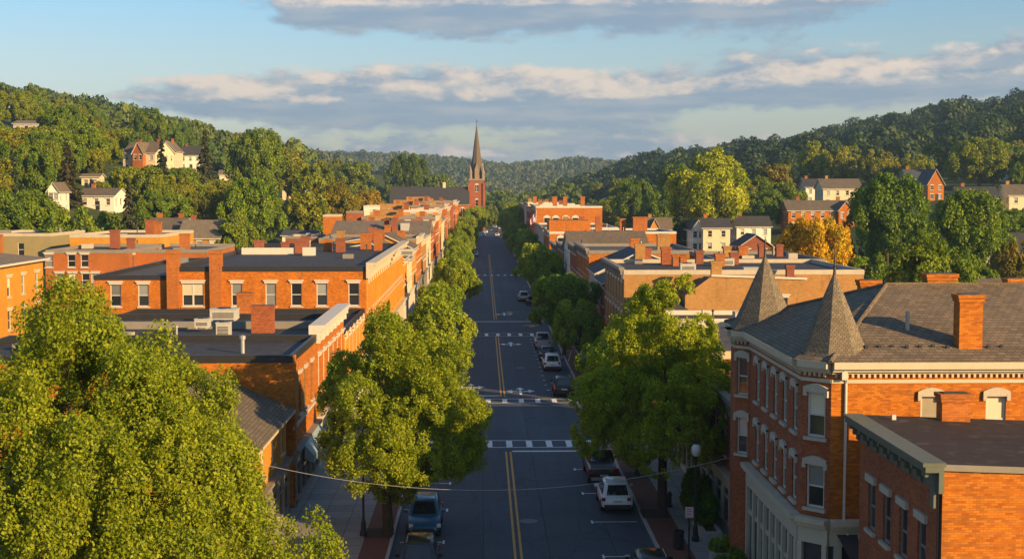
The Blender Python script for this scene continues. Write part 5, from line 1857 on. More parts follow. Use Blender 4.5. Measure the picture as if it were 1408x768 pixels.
# ---------------------------------------------------------------- trees
def trees():
    make_protos()
    # the big maple close to the camera, and the two large street maples
    proto('maple_big', 11, M['leaf_maple'], 8.8, 15.2, 0.6, 130, 430000, 0.132, 0.42, lobes=42, clump=0.195, ragged=0.30, mid=0.24, tuft=1.2, sub=24, taper=0.34, shell=0.74)
    proto('maple_mid', 12, M['leaf_maple'], 4.7, 12.4, 2.6, 115, 180000, 0.120, 0.27, lobes=22, clump=0.22, ragged=0.20, mid=0.36, tuft=1.1, sub=24, shell=0.62)
    proto('maple_tall', 13, M['leaf_maple'], 4.9, 13.3, 2.6, 110, 180000, 0.120, 0.27, lobes=22, clump=0.22, ragged=0.24, mid=0.27, taper=0.22, shell=0.66, tuft=1.1, fork=0.42, sub=24)
    put_tree('maple_big', -14.4, 48, 14.9, 16.3, 'huge maple with yellow green crown filling the lower corner of the view', (1.0, 1.0, 1.0), name='maple_tree', rz=0.4)
    t = put_tree('maple_mid', -5.1, 71.2, 12.1, 10.0, 'full green maple over the parked blue car', (1.0, 1.02, 1.0), name='maple_tree', rz=0.0)
    for c in t.children:
        if c.name.startswith('crown'):
            c.location.x = 0.75              # the crown leans out over the street
    put_tree('maple_tall', 10.2, 75.5, 13.5, 10.3, 'tall maple with sunlit yellow top over the parked white car', (1.2, 1.18, 1.0), name='maple_tree', rz=2.2)
    put_tree('street_b', 10.0, 86, 10.2, 7.0, 'smaller dark street tree standing just behind the tall sunlit maple', (0.8, 0.9, 0.9), name='street_tree')
    GW, GE = 'street trees along the west kerb', 'street trees along the east kerb'
    west = [(99, -5.2, 8.2, 6.8, (.95, .98, 1)), (125, -4.0, 9.7, 7.6, (1.15, 1.1, 1)), (150, -5.0, 8.3, 6.4, (1.05, 1.05, 1)), (186, -3.6, 9.2, 6.6, (1.1, 1.05, 1)), (212, -4.9, 8.4, 6.2, (.9, .95, 1)),
            (238, -4.8, 8.6, 5.8, (.95, 1, 1)), (266, -4.9, 9.0, 6.2, (1.0, 1, 1)), (297, -4.9, 9.6, 6.4, (.95, 1, 1)), (330, -5.0, 10.4, 6.8, (1.0, 1, 1)),
            (368, -4.8, 11.2, 7.4, (1.05, 1, 1)), (410, -4.8, 12.2, 8.0, (.9, .95, 1)), (455, -4.0, 12.6, 8.4, (1.1, 1.05, 1)), (505, -2.6, 12.6, 8.6, (1.1, 1.05, 1)), (560, -0.4, 12.0, 9.0, (1, 1, 1))]
    for k, (y, x, h, w, c) in enumerate(west):
        lab = {0: 'green street tree close behind the full green maple, by the shop fronts', 1: 'round bright street tree below the long brick block, on the west kerb',
               3: 'bright little street tree before the pitched terrace, on the west kerb', 11: 'bright street tree below the church tower',
               12: 'street tree just in front of the church tower base'}.get(k, 'small round street tree in the row along the west kerb')
        put_tree(('street_a', 'street_b', 'street_c')[k % 3], x, y, h, w, lab, tuple(a * 1.22 for a in c), GW, name='street_tree')
    east = [(112, 10.2, 7.0, 5.0, (.8, .9, .95)), (135, 9.7, 7.6, 5.4, (.85, .95, 1)), (150, 9.1, 9.2, 7.8, (.72, .85, .95)), (186, 9.6, 8.6, 6.6, (.75, .88, 1)), (216, 9.2, 10.0, 8.8, (1.1, 1.08, 1)),
            (246, 9.6, 8.4, 6.6, (.8, .9, 1)), (288, 9.6, 10.3, 7.6, (.9, .95, 1)), (325, 9.2, 9.2, 7.4, (.8, .9, 1)), (362, 8.9, 10.0, 7.6, (.85, .95, 1)), (405, 9.4, 11.6, 8.4, (.9, .95, 1)),
            (450, 9.8, 13.0, 9.4, (1.1, 1.05, 1)), (500, 10.6, 13.2, 10.0, (1.15, 1.08, 1)), (555, 13.0, 13.4, 10.4, (1, 1, 1)), (610, 15.5, 13.0, 10.4, (1, 1, 1))]
    for k, (y, x, h, w, c) in enumerate(east):
        lab = {2: 'broad dark street tree by the parked cars before the blue roofs', 4: 'round street tree with bright lit top on the east kerb', 10: 'bright street tree before the far tall orange block',
               1: 'small dark street tree beside the flag, on the east kerb'}.get(k, 'green street tree in the row along the east kerb')
        put_tree(('street_b', 'street_a', 'street_c')[k % 3], x, y, h, w, lab, tuple(a * 1.22 for a in c), GE, name='street_tree')

    # trees that close the end of the street
    G = 'trees closing the end of the street'
    for k, (px, yt, Y, w) in enumerate(((640, 284, 640, 40), (676, 283, 650, 26), (684, 276, 780, 40), (700, 272, 800, 44), (668, 272, 860, 40), (716, 270, 840, 40), (735, 264, 900, 44), (690, 262, 980, 46), (660, 262, 1000, 40), (625, 262, 900, 40))):
        tree_px(('hill_a', 'hill_c', 'hill_b')[k % 3], px, yt, Y, w, 'green tree in the clump closing the end of the street', (1.05, 1.08, 1) if k % 2 else (.8, .9, 1), G)

    # west hill: trees one can tell apart
    named = [
        ('big_round', 205, 150, 520, 56, 'tall dark round tree on the ridge above the large cream house', (.75, .85, .9)),
        ('big_round', 352, 178, 430, 88, 'broad tall tree beside the small white hilltop house', (.85, .95, .9)),
        ('hill_b', 395, 202, 455, 66, 'olive brown tree on the slope just past the hilltop houses', (1.15, .95, .9)),
        ('hill_c', 430, 224, 440, 70, 'yellow green tree above the cream hillside house', (1.15, 1.05, 1)),
        ('hill_b', 488, 223, 640, 62, 'upright green tree in front of the far hill', (1.0, 1.0, 1)),
        ('big_round', 562, 212, 700, 66, 'dense dark round tree rising beside the church roof', (.62, .72, .75)),
        ('hill_c', 605, 240, 715, 60, 'green tree behind the church nave', (.9, .95, 1)),
        ('big_open', 458, 250, 352, 92, 'brown green tree with bronze leaves behind the flat roofs', (1.25, .82, .7)),
        ('hill_d', 505, 262, 345, 56, 'rust tinged tree next to the bronze one', (1.5, .85, .6)),
        ('hill_d', 420, 265, 300, 70, 'olive tree standing behind the brown outbuilding', (1.1, .95, .9)),
        ('big_round', 345, 246, 258, 92, 'large bright green tree behind the low white roofs', (.95, 1.08, 1)),
        ('big_open', 298, 258, 268, 74, 'brownish open tree above the old brick house', (1.2, .88, .8)),
        ('hill_c', 240, 268, 300, 80, 'green tree between the bungalow and the old brick house', (.9, 1.05, 1)),
        ('hill_a', 322, 292, 224, 66, 'bright low tree beside the tan roofed house', (1.1, 1.1, 1)),
        ('spruce', 177, 246, 232, 50, 'grey green spruce standing before the bungalow', (1.25, 1.0, 1.1)),
        ('fir', 92, 196, 318, 40, 'slim brownish fir above the bungalow', (1.5, 1.05, .8)),
        ('fir', 222, 190, 372, 26, 'dark narrow fir in front of the large cream house', (.8, .8, .8)),
        ('fir', 281, 180, 396, 34, 'tall olive fir between the two white hilltop houses', (1.3, 1.1, .8)),
        ('hill_c', 95, 286, 215, 110, 'wide green tree above the three storey brick block', (1.0, 1.05, 1)),
        ('hill_a', 150, 292, 222, 80, 'green tree between the spruce and the three storey brick block', (.95, 1.0, 1)),
        ('hill_a', 205, 262, 268, 60, 'green tree just behind the spruce', (.75, .88, .9)),
        ('hill_d', 408, 308, 205, 26, 'small shrubby tree among chimneys behind the long block', (1.1, 1.15, 1)),
        ('hill_d', 440, 305, 212, 40, 'bushy tree growing in the yard behind the long block', (.95, 1.1, 1)),
        ('big_round', 28, 262, 250, 120, 'large dark tree at the edge of the woods above the blue grey house', (.8, .92, .9)),
    ]
    for n in named:
        tree_px(*n)
    # the rest of the west wood, one by one
    rng = random.Random(3)
    G = 'trees of the wood on the west hill'
    labs = {'hill_a': 'rounded green tree among many in the wood on the west hill', 'hill_b': 'tall narrow tree among many in the wood on the west hill', 'hill_c': 'wide flat crowned tree in the wood on the west hill',
            'hill_d': 'ragged small tree in the wood on the west hill', 'big_round': 'big dense tree in the wood on the west hill', 'fir': 'slim conifer in the wood on the west hill', 'spruce': 'broad conifer in the wood on the west hill'}

    def march(px, py):
        d = ray(px, py)
        d = d / d.y
        prev = None
        for k in range(300):
            Y = 170 + k * 4.0
            z = CAMZ + d.z * Y
            if H(d.x * Y, Y) >= z:
                return d.x * Y, Y
        return None
    n = 0
    py = 176.0
    while py < 312:
        step = 8 + (py - 176) * 0.09
        px = -30.0 + rng.uniform(0, 20)
        while px < 640:
            q = march(px + rng.uniform(-5, 5), py + rng.uniform(-4, 4))
            px += step * 1.75
            if not q or q[0] > -32 or q[1] > 720:
                continue
            x, y = q
            bx = (x / y) * FPX + 664
            kind = rng.choice(['hill_a', 'hill_a', 'hill_b', 'hill_c', 'hill_c', 'hill_d', 'big_round', 'fir' if rng.random() < 0.3 else 'hill_b'])
            h = rng.uniform(9.5, 14.5) * (0.75 if kind == 'hill_d' else 1.0)
            w = h * rng.uniform(0.68, 0.98) * (0.45 if kind == 'fir' else 1)
            # small growth only where a taller tree would hide a house standing behind it
            half = w / y * FPX * 0.42
            lim = [yv for a, c, yr, yv, Yh in HOUSES if y < Yh + 2 and bx + half > a and bx - half < c and py > yr]
            if lim:
                allow = (py - max(lim)) / FPX * y
                if allow < 2.2:
                    continue
                if allow < h:
                    h = allow
                    w = min(w, h * 1.15)
                    kind = 'hill_d' if kind != 'fir' else kind
            if any(abs(x - P((a + c) / 2, yv, Yh).x) < (c - a) / FPX * Yh * 0.5 + 2.5 and -1 < y - Yh < 14 for a, c, yr, yv, Yh in HOUSES):
                continue
            hue = rng.choice([(1, 1, 1), (.82, .92, .95), (.7, .85, .85), (1.15, 1.08, .95), (1.25, 1.05, .85), (.95, 1.05, 1), (1.2, .95, .8)])
            put_tree(kind, x, y, h, w, labs[kind], hue, G)
            n += 1
        py += step
    print('west wood trees', n)

    # east side
    named = [
        ('big_open', 985, 207, 350, 138, 'great yellow green tree with visible pale limbs at the foot of the hill', (1.9, 1.65, 1)),
        ('big_round', 935, 226, 385, 66, 'dark tree crowded against the great yellow green tree', (.75, .9, .9)),
        ('big_round', 872, 246, 420, 66, 'dark green tree behind the dark brick gabled house', (.65, .8, .85)),
        ('hill_c', 905, 262, 400, 60, 'low dark tree beside the dark brick gabled house', (.65, .8, .85)),
        ('fir', 935, 276, 335, 38, 'dark fir between the gabled houses', (.7, .8, .8)),
        ('hill_a', 782, 252, 560, 32, 'lit green tree just above the tall orange block', (1.05, 1.1, 1)),
        ('hill_c', 822, 252, 520, 30, 'olive tree behind the green roofed house', (1.15, 1.0, .9)),
        ('hill_a', 852, 246, 540, 44, 'yellowish round tree on the lower slope behind the green roof', (1.25, 1.1, .9)),
        ('hill_d', 895, 285, 352, 26, 'small yellow green tree by the tan gable house', (1.3, 1.2, 1)),
        ('hill_b', 1064, 226, 470, 60, 'brown bare looking tree beside the great yellow green one', (1.25, .82, .7)),
        ('hill_c', 1078, 250, 420, 70, 'green tree left of the white farmhouse wing', (.9, .95, .9)),
        ('hill_a', 1122, 195, 500, 58, 'yellow green tree above the white farmhouse wing', (1.3, 1.15, .9)),
        ('hill_c', 1160, 202, 490, 52, 'golden tree above the large farmhouse', (1.55, 1.2, .8)),
        ('hill_c', 1206, 206, 500, 62, 'brown green tree on the slope behind the farmhouse', (1.2, .95, .85)),
        ('hill_c', 1258, 212, 560, 54, 'yellow green domed tree above the red brick gable', (1.3, 1.15, .9)),
        ('hill_a', 1300, 188, 560, 64, 'green tree at the bottom of the dark hill', (.95, 1.0, .9)),
        ('big_round', 1348, 190, 540, 96, 'broad bright tree below the dark hill, beside the villa', (1.15, 1.1, 1)),
        ('big_round', 1222, 240, 232, 126, 'large dark round tree behind the turreted roof', (.62, .82, .8)),
        ('big_round', 1332, 262, 222, 118, 'large green round tree next to the large dark one', (.85, 1.0, .95)),
        ('big_open', 1268, 322, 148, 150, 'olive green tree right behind the turreted roof', (.95, 1.0, .95)),
        ('hill_c', 1195, 352, 150, 80, 'low green growth beside the orange autumn tree', (.85, 1.0, .95)),
        ('hill_c', 1330, 352, 152, 90, 'spreading low tree by the tall roof chimney', (.8, .95, .9)),
        ('big_round', 1122, 300, 185, 124, 'orange autumn tree glowing in the sun', (3.1, 1.55, .5)),
        ('hill_a', 1395, 288, 262, 80, 'dark tree in front of the cream house with bay window', (.7, .85, .85)),
        ('hill_c', 1400, 330, 190, 70, 'rust brown tree in shade behind the garage block', (1.3, .8, .6)),
        ('hill_d', 1312, 402, 120, 40, 'small green tree between the roof chimneys', (.8, 1.0, 1)),
        ('hill_a', 1058, 262, 390, 50, 'dark tree by the low brick row', (.75, .9, .9)),
        ('hill_d', 905, 300, 335, 24, 'young tree behind the tan gable house', (1.0, 1.1, 1)),
        ('hill_b', 1040, 262, 352, 44, 'slender tree behind the white clapboard house', (1.05, 1.05, 1)),
    ]
    for n in named:
        tree_px(*n)
    G = 'trees along the foot of the east hill'
    rng = random.Random(5)
    for k in range(64):
        px = rng.uniform(735, 1440)
        Y = rng.uniform(430, 620)
        x = P(px, 300, Y).x
        if x < 28:
            continue
        if 1090 < px < 1345 and Y < 545:
            continue
        h = rng.uniform(9, 14)
        kind = rng.choice(['hill_a', 'hill_b', 'hill_c', 'hill_d'])
        hue = rng.choice([(1, 1, 1), (.8, .92, .95), (.7, .85, .85), (1.2, 1.08, .95), (1.3, 1.0, .8)])
        put_tree(kind, x, Y, h, h * rng.uniform(.75, 1), {'hill_a': 'rounded green tree', 'hill_b': 'tall narrow tree', 'hill_c': 'wide crowned tree', 'hill_d': 'ragged small tree'}[kind] + ' in the belt at the foot of the east hill', hue, G)
    # shrubs and small trees in the gardens between the houses, east
    G = 'garden trees among the east houses'
    for k in range(60):
        Y = rng.uniform(185, 400)
        px = rng.uniform(860, 1440)
        x = P(px, 300, Y).x
        if x < 42 or (1060 < px < 1190 and Y < 250) or (940 < px < 1320 and Y > 270):
            continue
        h = rng.uniform(3, 6.0)
        put_tree(rng.choice(['hill_d', 'hill_c']), x, Y, h, h * rng.uniform(.8, 1.15), 'small garden tree among the houses east of the street', rng.choice([(1, 1, 1), (.75, .9, .9), (1.2, 1.1, .9)]), G)

    # woods that read as one mass
    rg = np.random.default_rng(4)
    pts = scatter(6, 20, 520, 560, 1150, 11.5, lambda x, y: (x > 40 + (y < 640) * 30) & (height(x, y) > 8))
    forest('forest', 'dense wood covering the east hill, leaf colour darkened as under cloud shadow', pts, rg.uniform(1.0, 2.2, len(pts)) ** 2 * 1.9 + 3.2, 61, 430, 0.165, M['leaf_cloud_shade'], 0.72)
    pts = scatter(7, -420, -40, 560, 1000, 9.0, lambda x, y: (height(x, y) > 17) & (x < -0.128 * y) & ~((x > -270) & (x < -120) & (y < 690)))
    forest('forest', 'wood behind the ridge of the west hill', pts, rg.uniform(4.4, 7.0, len(pts)), 62, 130, 0.32, M['leaf_forest'])
    pts = scatter(8, -760, 620, 1400, 2340, 9.5, lambda x, y: (x > -y * 0.32) & (x < y * 0.24) & (height(x, y) > 3))
    forest('forest', 'far wooded hill closing the valley', pts, rg.uniform(4.0, 7.2, len(pts)), 63, 40, 0.50, M['leaf_far_hill'])
    pts = scatter(9, -40, 130, 760, 1180, 13.0, lambda x, y: (x > -60) & (height(x, y) < 14))
    forest('forest', 'valley floor trees beyond the end of the street', pts, rg.uniform(5, 7.5, len(pts)), 64, 90, 0.38, M['leaf_forest'])


# ---------------------------------------------------------------- cars
def car_paint(name, col, rough=0.28):
    if name not in M:
        M[name] = plain(name, col, rough, 0.05, 2.0, spec=0.4, coat=0.25)
    return M[name]


def loft(m, rings, mat=0):
    i0 = len(m.v)
    n = len(rings[0])
    for r in rings:
        m.v.extend(r)
    for k in range(len(rings) - 1):
        for j in range(n):
            j2 = (j + 1) % n
            m.f.append((i0 + k * n + j, i0 + k * n + j2, i0 + (k + 1) * n + j2, i0 + (k + 1) * n + j))
            m.m.append(mat)
    m.f.append(tuple(i0 + j for j in reversed(range(n))))
    m.f.append(tuple(i0 + (len(rings) - 1) * n + j for j in range(n)))
    m.m += [mat, mat]


def make_car(kind, paint_name, col, label, x, y, front=1, rails=False):
    """front = 1: nose up the street, away from the camera; -1: nose towards it"""
    L, W, Hh = {'suv': (4.55, 1.84, 1.68), 'sedan': (4.7, 1.80, 1.44), 'pickup': (5.5, 1.94, 1.82)}[kind]
    root = thing('parked_car', label, 'car', (x, y, 0.006), 0 if front > 0 else math.pi)
    pm = car_paint(paint_name, col)
    hw = W / 2
    belt = Hh * 0.60
    a, e = -L / 2, L / 2
    st = {'suv': [(a, .80, .42, .74), (a + .10, .94, .30, belt - .06), (a + .5, 1, .24, belt), (0, 1, .22, belt), (e - 1.45, 1, .22, belt - .02), (e - 1.0, .985, .24, belt - .08), (e - .35, .93, .28, belt - .20), (e - .05, .80, .34, belt - .34), (e, .70, .42, belt - .42)],
          'sedan': [(a, .78, .40, .66), (a + .10, .92, .30, belt - .03), (a + .8, .99, .22, belt + .04), (0, 1, .20, belt), (e - 1.4, .99, .2, belt - .03), (e - .4, .92, .25, belt - .15), (e - .05, .80, .32, belt - .25), (e, .70, .4, belt - .32)],
          'pickup': [(a, .90, .5, .80), (a + .06, .97, .42, belt + .02), (a + .5, 1, .34, belt + .04), (0, 1, .32, belt + .04), (e - 1.5, 1, .32, belt + .02), (e - .4, .96, .34, belt - .06), (e - .05, .85, .4, belt - .16), (e, .78, .46, belt - .26)]}[kind]
    m = MB()
    rings = []
    for (yy, fw, zb, zt) in st:
        w = hw * fw
        half = [(w * .80, zb), (w * .96, zb + .10), (w, zb + (zt - zb) * .45), (w * .985, zt - .12), (w * .93, zt - .03), (w * .80, zt)]
        rings.append([(p, yy, z) for p, z in half] + [(-p, yy, z) for p, z in reversed(half)])
    loft(m, rings)
    cb = {'suv': (a + .14, e - 1.30, a + .52, e - 2.05), 'sedan': (a + .75, e - 1.35, a + 1.55, e - 2.1), 'pickup': (-.55, e - 1.55, -.40, e - 2.25)}[kind]
    cw0, cw1 = hw * .93, hw * .74
    b0, b1, t0, t1 = cb
    z0, z1 = belt - .06, Hh

    def ring(f, bulge=1.0):
        w = (cw0 + (cw1 - cw0) * f) * bulge
        ya, yb = b0 + (t0 - b0) * f, b1 + (t1 - b1) * f
        z = z0 + (z1 - z0) * f
        return w, ya, yb, z
    cabin = []
    for f, ins in ((0, 0), (.5, .0), (.88, .02), (1.0, .10)):
        w, ya, yb, z = ring(f, 1.02 if f == .5 else 1)
        w -= ins
        ya += ins * .8
        yb -= ins * .8
        k = .16
        cabin.append([(w - k, ya, z), (w, ya + k, z), (w, yb - k, z), (w - k, yb, z), (-w + k, yb, z), (-w, yb - k, z), (-w, ya + k, z), (-w + k, ya, z)])
    # last ring slightly crowned
    loft(m, [r for r in cabin])
    if kind == 'pickup':
        m.box(-hw * .86, hw * .86, a + .25, -.62, belt + .041, belt + .06, 1)
    me = m.mesh('body', [pm, M['metal_dark']], smooth=True)
    me.set_sharp_from_angle(angle=R(34))
    body = link(bpy.data.objects.new('body', me))
    body.parent = root

    def sub(name, mb, mat, par=root):
        return mb.build(name, M[mat] if isinstance(mat, str) else mat, par)

    def gquad(f0, f1, side):
        """glass panel lying just outside the cabin side"""
        w0, ya0, yb0, za = ring(f0)
        w1, ya1, yb1, zb = ring(f1)
        return w0, ya0, yb0, za, w1, ya1, yb1, zb
    w0, ya0, yb0, za, w1, ya1, yb1, zb = gquad(.14, .88, 0)
    o = .022
    for nm, yy0, yy1, s in (('windscreen', yb0, yb1, 1), ('rear_window', ya0, ya1, -1)):
        g = MB()
        q = [(-w0 + .2, yy0 + o * s, za), (w0 - .2, yy0 + o * s, za), (w1 - .18, yy1 + o * s, zb), (-w1 + .18, yy1 + o * s, zb)]
        g.face(q if s < 0 else q[::-1])
        sub(nm, g, 'car_glass')
    for s in (1, -1):
        n = 3 if kind == 'suv' else 2
        for k in range(n):
            g = MB()
            ua, ub = (k + .08) / n, (k + .92) / n
            lo = lambda u, y0_, y1_: y0_ + .2 + (y1_ - y0_ - .4) * u
            q = [(s * (w0 + .022), lo(ua, ya0, yb0), za), (s * (w0 + .022), lo(ub, ya0, yb0), za), (s * (w1 + .03), lo(ub, ya1, yb1), zb - .02), (s * (w1 + .03), lo(ua, ya1, yb1), zb - .02)]
            g.face(q if s > 0 else q[::-1])
            sub('side_window', g, 'car_glass')
        for yy, nm, mt in ((e - .14, 'headlight', 'car_lamp'), (a + .05, 'taillight', 'car_tail')):
            g = MB()
            zc = belt - .30 if nm == 'headlight' else belt - .16
            fw = .80 if nm == 'headlight' else .80
            g.box(s * hw * fw - .20, s * hw * fw + .02, yy - .09, yy + .07, zc - .08, zc + .09)
            sub(nm, g, mt)
        g = MB()
        g.box(s * (hw + .02) - .02, s * (hw + .02) + (.20 if s > 0 else -.20) + (0 if s > 0 else 0), b1 - .62, b1 - .5, belt + .02, belt + .17) if s > 0 else g.box(-hw - .22, -hw, b1 - .62, b1 - .5, belt + .02, belt + .17)
        sub('wing_mirror', g, pm)
        for yy in (a + .88, e - .92):
            wl = MB()
            r = .35 if kind != 'pickup' else .39
            prof = [(r * .62, .0), (r * .9, .0), (r, .05), (r, .17), (r * .9, .21), (r * .6, .21)]
            n = 18
            i0 = len(wl.v)
            for rr, d in prof:
                for j in range(n):
                    an = 2 * math.pi * j / n
                    wl.v.append((s * (hw - .19 + d), yy + rr * math.cos(an), r + rr * math.sin(an)))
            for q in range(len(prof) - 1):
                for j in range(n):
                    j2 = (j + 1) % n
                    wl.f.append((i0 + q * n + j, i0 + q * n + j2, i0 + (q + 1) * n + j2, i0 + (q + 1) * n + j))
                    wl.m.append(0)
            w_ = sub('wheel', wl, 'tyre')
            rm = MB()
            i0 = 0
            for j in range(n):
                an = 2 * math.pi * j / n
                rm.v.append((s * (hw + .012), yy + r * .64 * math.cos(an), r + r * .64 * math.sin(an)))
            rm.f.append(tuple(range(n)))
            rm.m.append(0)
            for j in range(5):
                an = 2 * math.pi * j / 5
                c, d = math.cos(an), math.sin(an)
                rm.face([(s * (hw + .02), yy + .05 * -d, r + .05 * c), (s * (hw + .02), yy + c * r * .58 - d * .03, r + d * r * .58 + c * .03), (s * (hw + .02), yy + c * r * .58 + d * .03, r + d * r * .58 - c * .03), (s * (hw + .02), yy + .05 * d, r - .05 * c)], 1)
            rm.build('rim', [M['metal_dark'], M['metal_grey']], w_)
    g = MB()
    g.box(-hw * .84, hw * .84, a - .05, a + .06, .34, .54)
    sub('rear_bumper', g, 'metal_dark' if kind != 'pickup' else 'metal_grey')
    g = MB()
    g.box(-hw * .62, hw * .62, e - .04, e + .02, .40, .60)
    sub('grille', g, 'metal_dark')
    g = MB()
    g.box(-.26, .26, a - .062, a - .052, .60, .72) if kind != 'suv' else g.box(-.26, .26, a - .012, a + .10, .66, .78)
    sub('number_plate', g, 'white_trim')
    if rails or kind == 'suv':
        for s in (1, -1):
            g = MB()
            zz = Hh + .02
            g.tube([(s * (cw1 - .10), t0 + .25, zz - .05), (s * (cw1 - .10), t0 + .4, zz + .03), (s * (cw1 - .10), t1 - .4, zz + .03), (s * (cw1 - .10), t1 - .2, zz - .05)], .022, 6)
            sub('roof_rail', g, 'metal_grey')
    return root


def cars():
    M['car_glass'] = glass('car_glass', (0.012, 0.014, 0.017), 0.04)
    M['car_lamp'] = plain('car_lamp', (0.5, 0.5, 0.48), 0.12, 0.05, spec=0.6)
    M['car_tail'] = plain('car_tail', (0.28, 0.012, 0.01), 0.2, 0.05, spec=0.5)
    M['tyre'] = plain('tyre', (0.018, 0.018, 0.018), 0.85, 0.2)
    make_car('suv', 'paint_white_car', (.72, .72, .72), 'white hatchback car parked under the tall sunlit maple', 7.72, 78.3)
    make_car('suv', 'paint_black', (.014, .014, .016), 'black car with roof rails cut by the frame, nearest on the east kerb', 7.85, 62.3, rails=True)
    make_car('pickup', 'paint_maroon', (.05, .012, .012), 'dark maroon pickup half hidden under the tall maple, ahead of the white hatchback', 7.6, 86.2)
    make_car('suv', 'paint_black', (.014, .014, .016), 'black car parked alone just past the crossing by the flag', 7.3, 122.0)
    make_car('suv', 'paint_white_car', (.72, .72, .72), 'white car parked between two dark ones beyond the flag', 7.15, 139.2)
    make_car('sedan', 'paint_charcoal', (.03, .032, .036), 'charcoal car tucked in front of the white car, by the dark trees', 7.1, 147.6)
    make_car('pickup', 'paint_silver', (.42, .43, .45), 'silver pickup at the head of the row of parked cars below the dark trees', 7.05, 158.2)
    make_car('suv', 'paint_silver', (.42, .43, .45), 'silver car standing alone beyond the second crossing', 6.85, 226.0)
    make_car('sedan', 'paint_maroon', (.05, .012, .012), 'dark red car mostly hidden by the broad dark street tree', 8.0, 219.0)
    make_car('suv', 'paint_blue', (.018, .10, .19), 'blue car facing the camera under the full green maple', -3.2, 72.9, -1)
    make_car('suv', 'paint_black', (.014, .014, .016), 'black car with pale roof rails right in front of the blue car', -3.1, 63.9, -1, rails=True)
    make_car('sedan', 'paint_silver', (.42, .43, .45), 'pale car facing down the street on the west kerb, far off', -2.2, 380.0, -1)
    G = 'tiny cars far up the street'
    proto_c = {}
    for k, (x, y, pn, c, f) in enumerate(((0.2, 545, 'paint_silver', (.42, .43, .45), -1), (5.8, 545, 'paint_white_car', (.72, .72, .72), 1), (9.5, 560, 'paint_silver', (.42, .43, .45), 1), (1.2, 585, 'paint_white_car', (.72, .72, .72), -1),
                                          (6.8, 600, 'paint_charcoal', (.03, .032, .036), 1), (3.4, 620, 'paint_silver', (.42, .43, .45), -1), (8.2, 640, 'paint_white_car', (.72, .72, .72), 1), (6.0, 668, 'paint_silver', (.42, .43, .45), -1))):
        lab = {'paint_silver': 'tiny silver car at the far end of the street', 'paint_white_car': 'tiny white car at the far end of the street', 'paint_charcoal': 'tiny dark car at the far end of the street'}[pn]
        if pn not in proto_c:
            o = proto_c[pn] = make_car('sedan', pn, c, lab, x, y, f)
        else:
            o = copy_tree(proto_c[pn])
            o.location = (x, y, 0.006)
            o.rotation_euler = (0, 0, 0 if f > 0 else math.pi)
        o['group'] = G
        o['label'] = lab


# ---------------------------------------------------------------- street furniture
def lamp(x, y, lab, group=None, h=3.9):
    r = thing('street_lamp', lab, 'street lamp', (x, y, 0.13), 0, group)
    m = MB()
    m.lathe([(.20, 0), (.20, .25), (.15, .3), (.13, .75), (.09, .85), (.065, 1.0), (.055, h - .35), (.1, h - .3), (.1, h - .24), (.05, h - .2), (.12, h - .08), (.0, h - .07)], (0, 0), 14)
    m.build('post', M['metal_dark'], r, smooth=False)
    m = MB()
    m.lathe([(.12, h - .08), (.2, h + .02), (.255, h + .2), (.24, h + .38), (.15, h + .52), (.05, h + .56)], (0, 0), 16)
    m.build('globe', M['lamp_globe'], r, smooth=True)
    m = MB()
    m.lathe([(.1, h + .55), (.05, h + .62), (.02, h + .75), (0, h + .8)], (0, 0), 10)
    m.build('finial', M['metal_dark'], r)
    return r


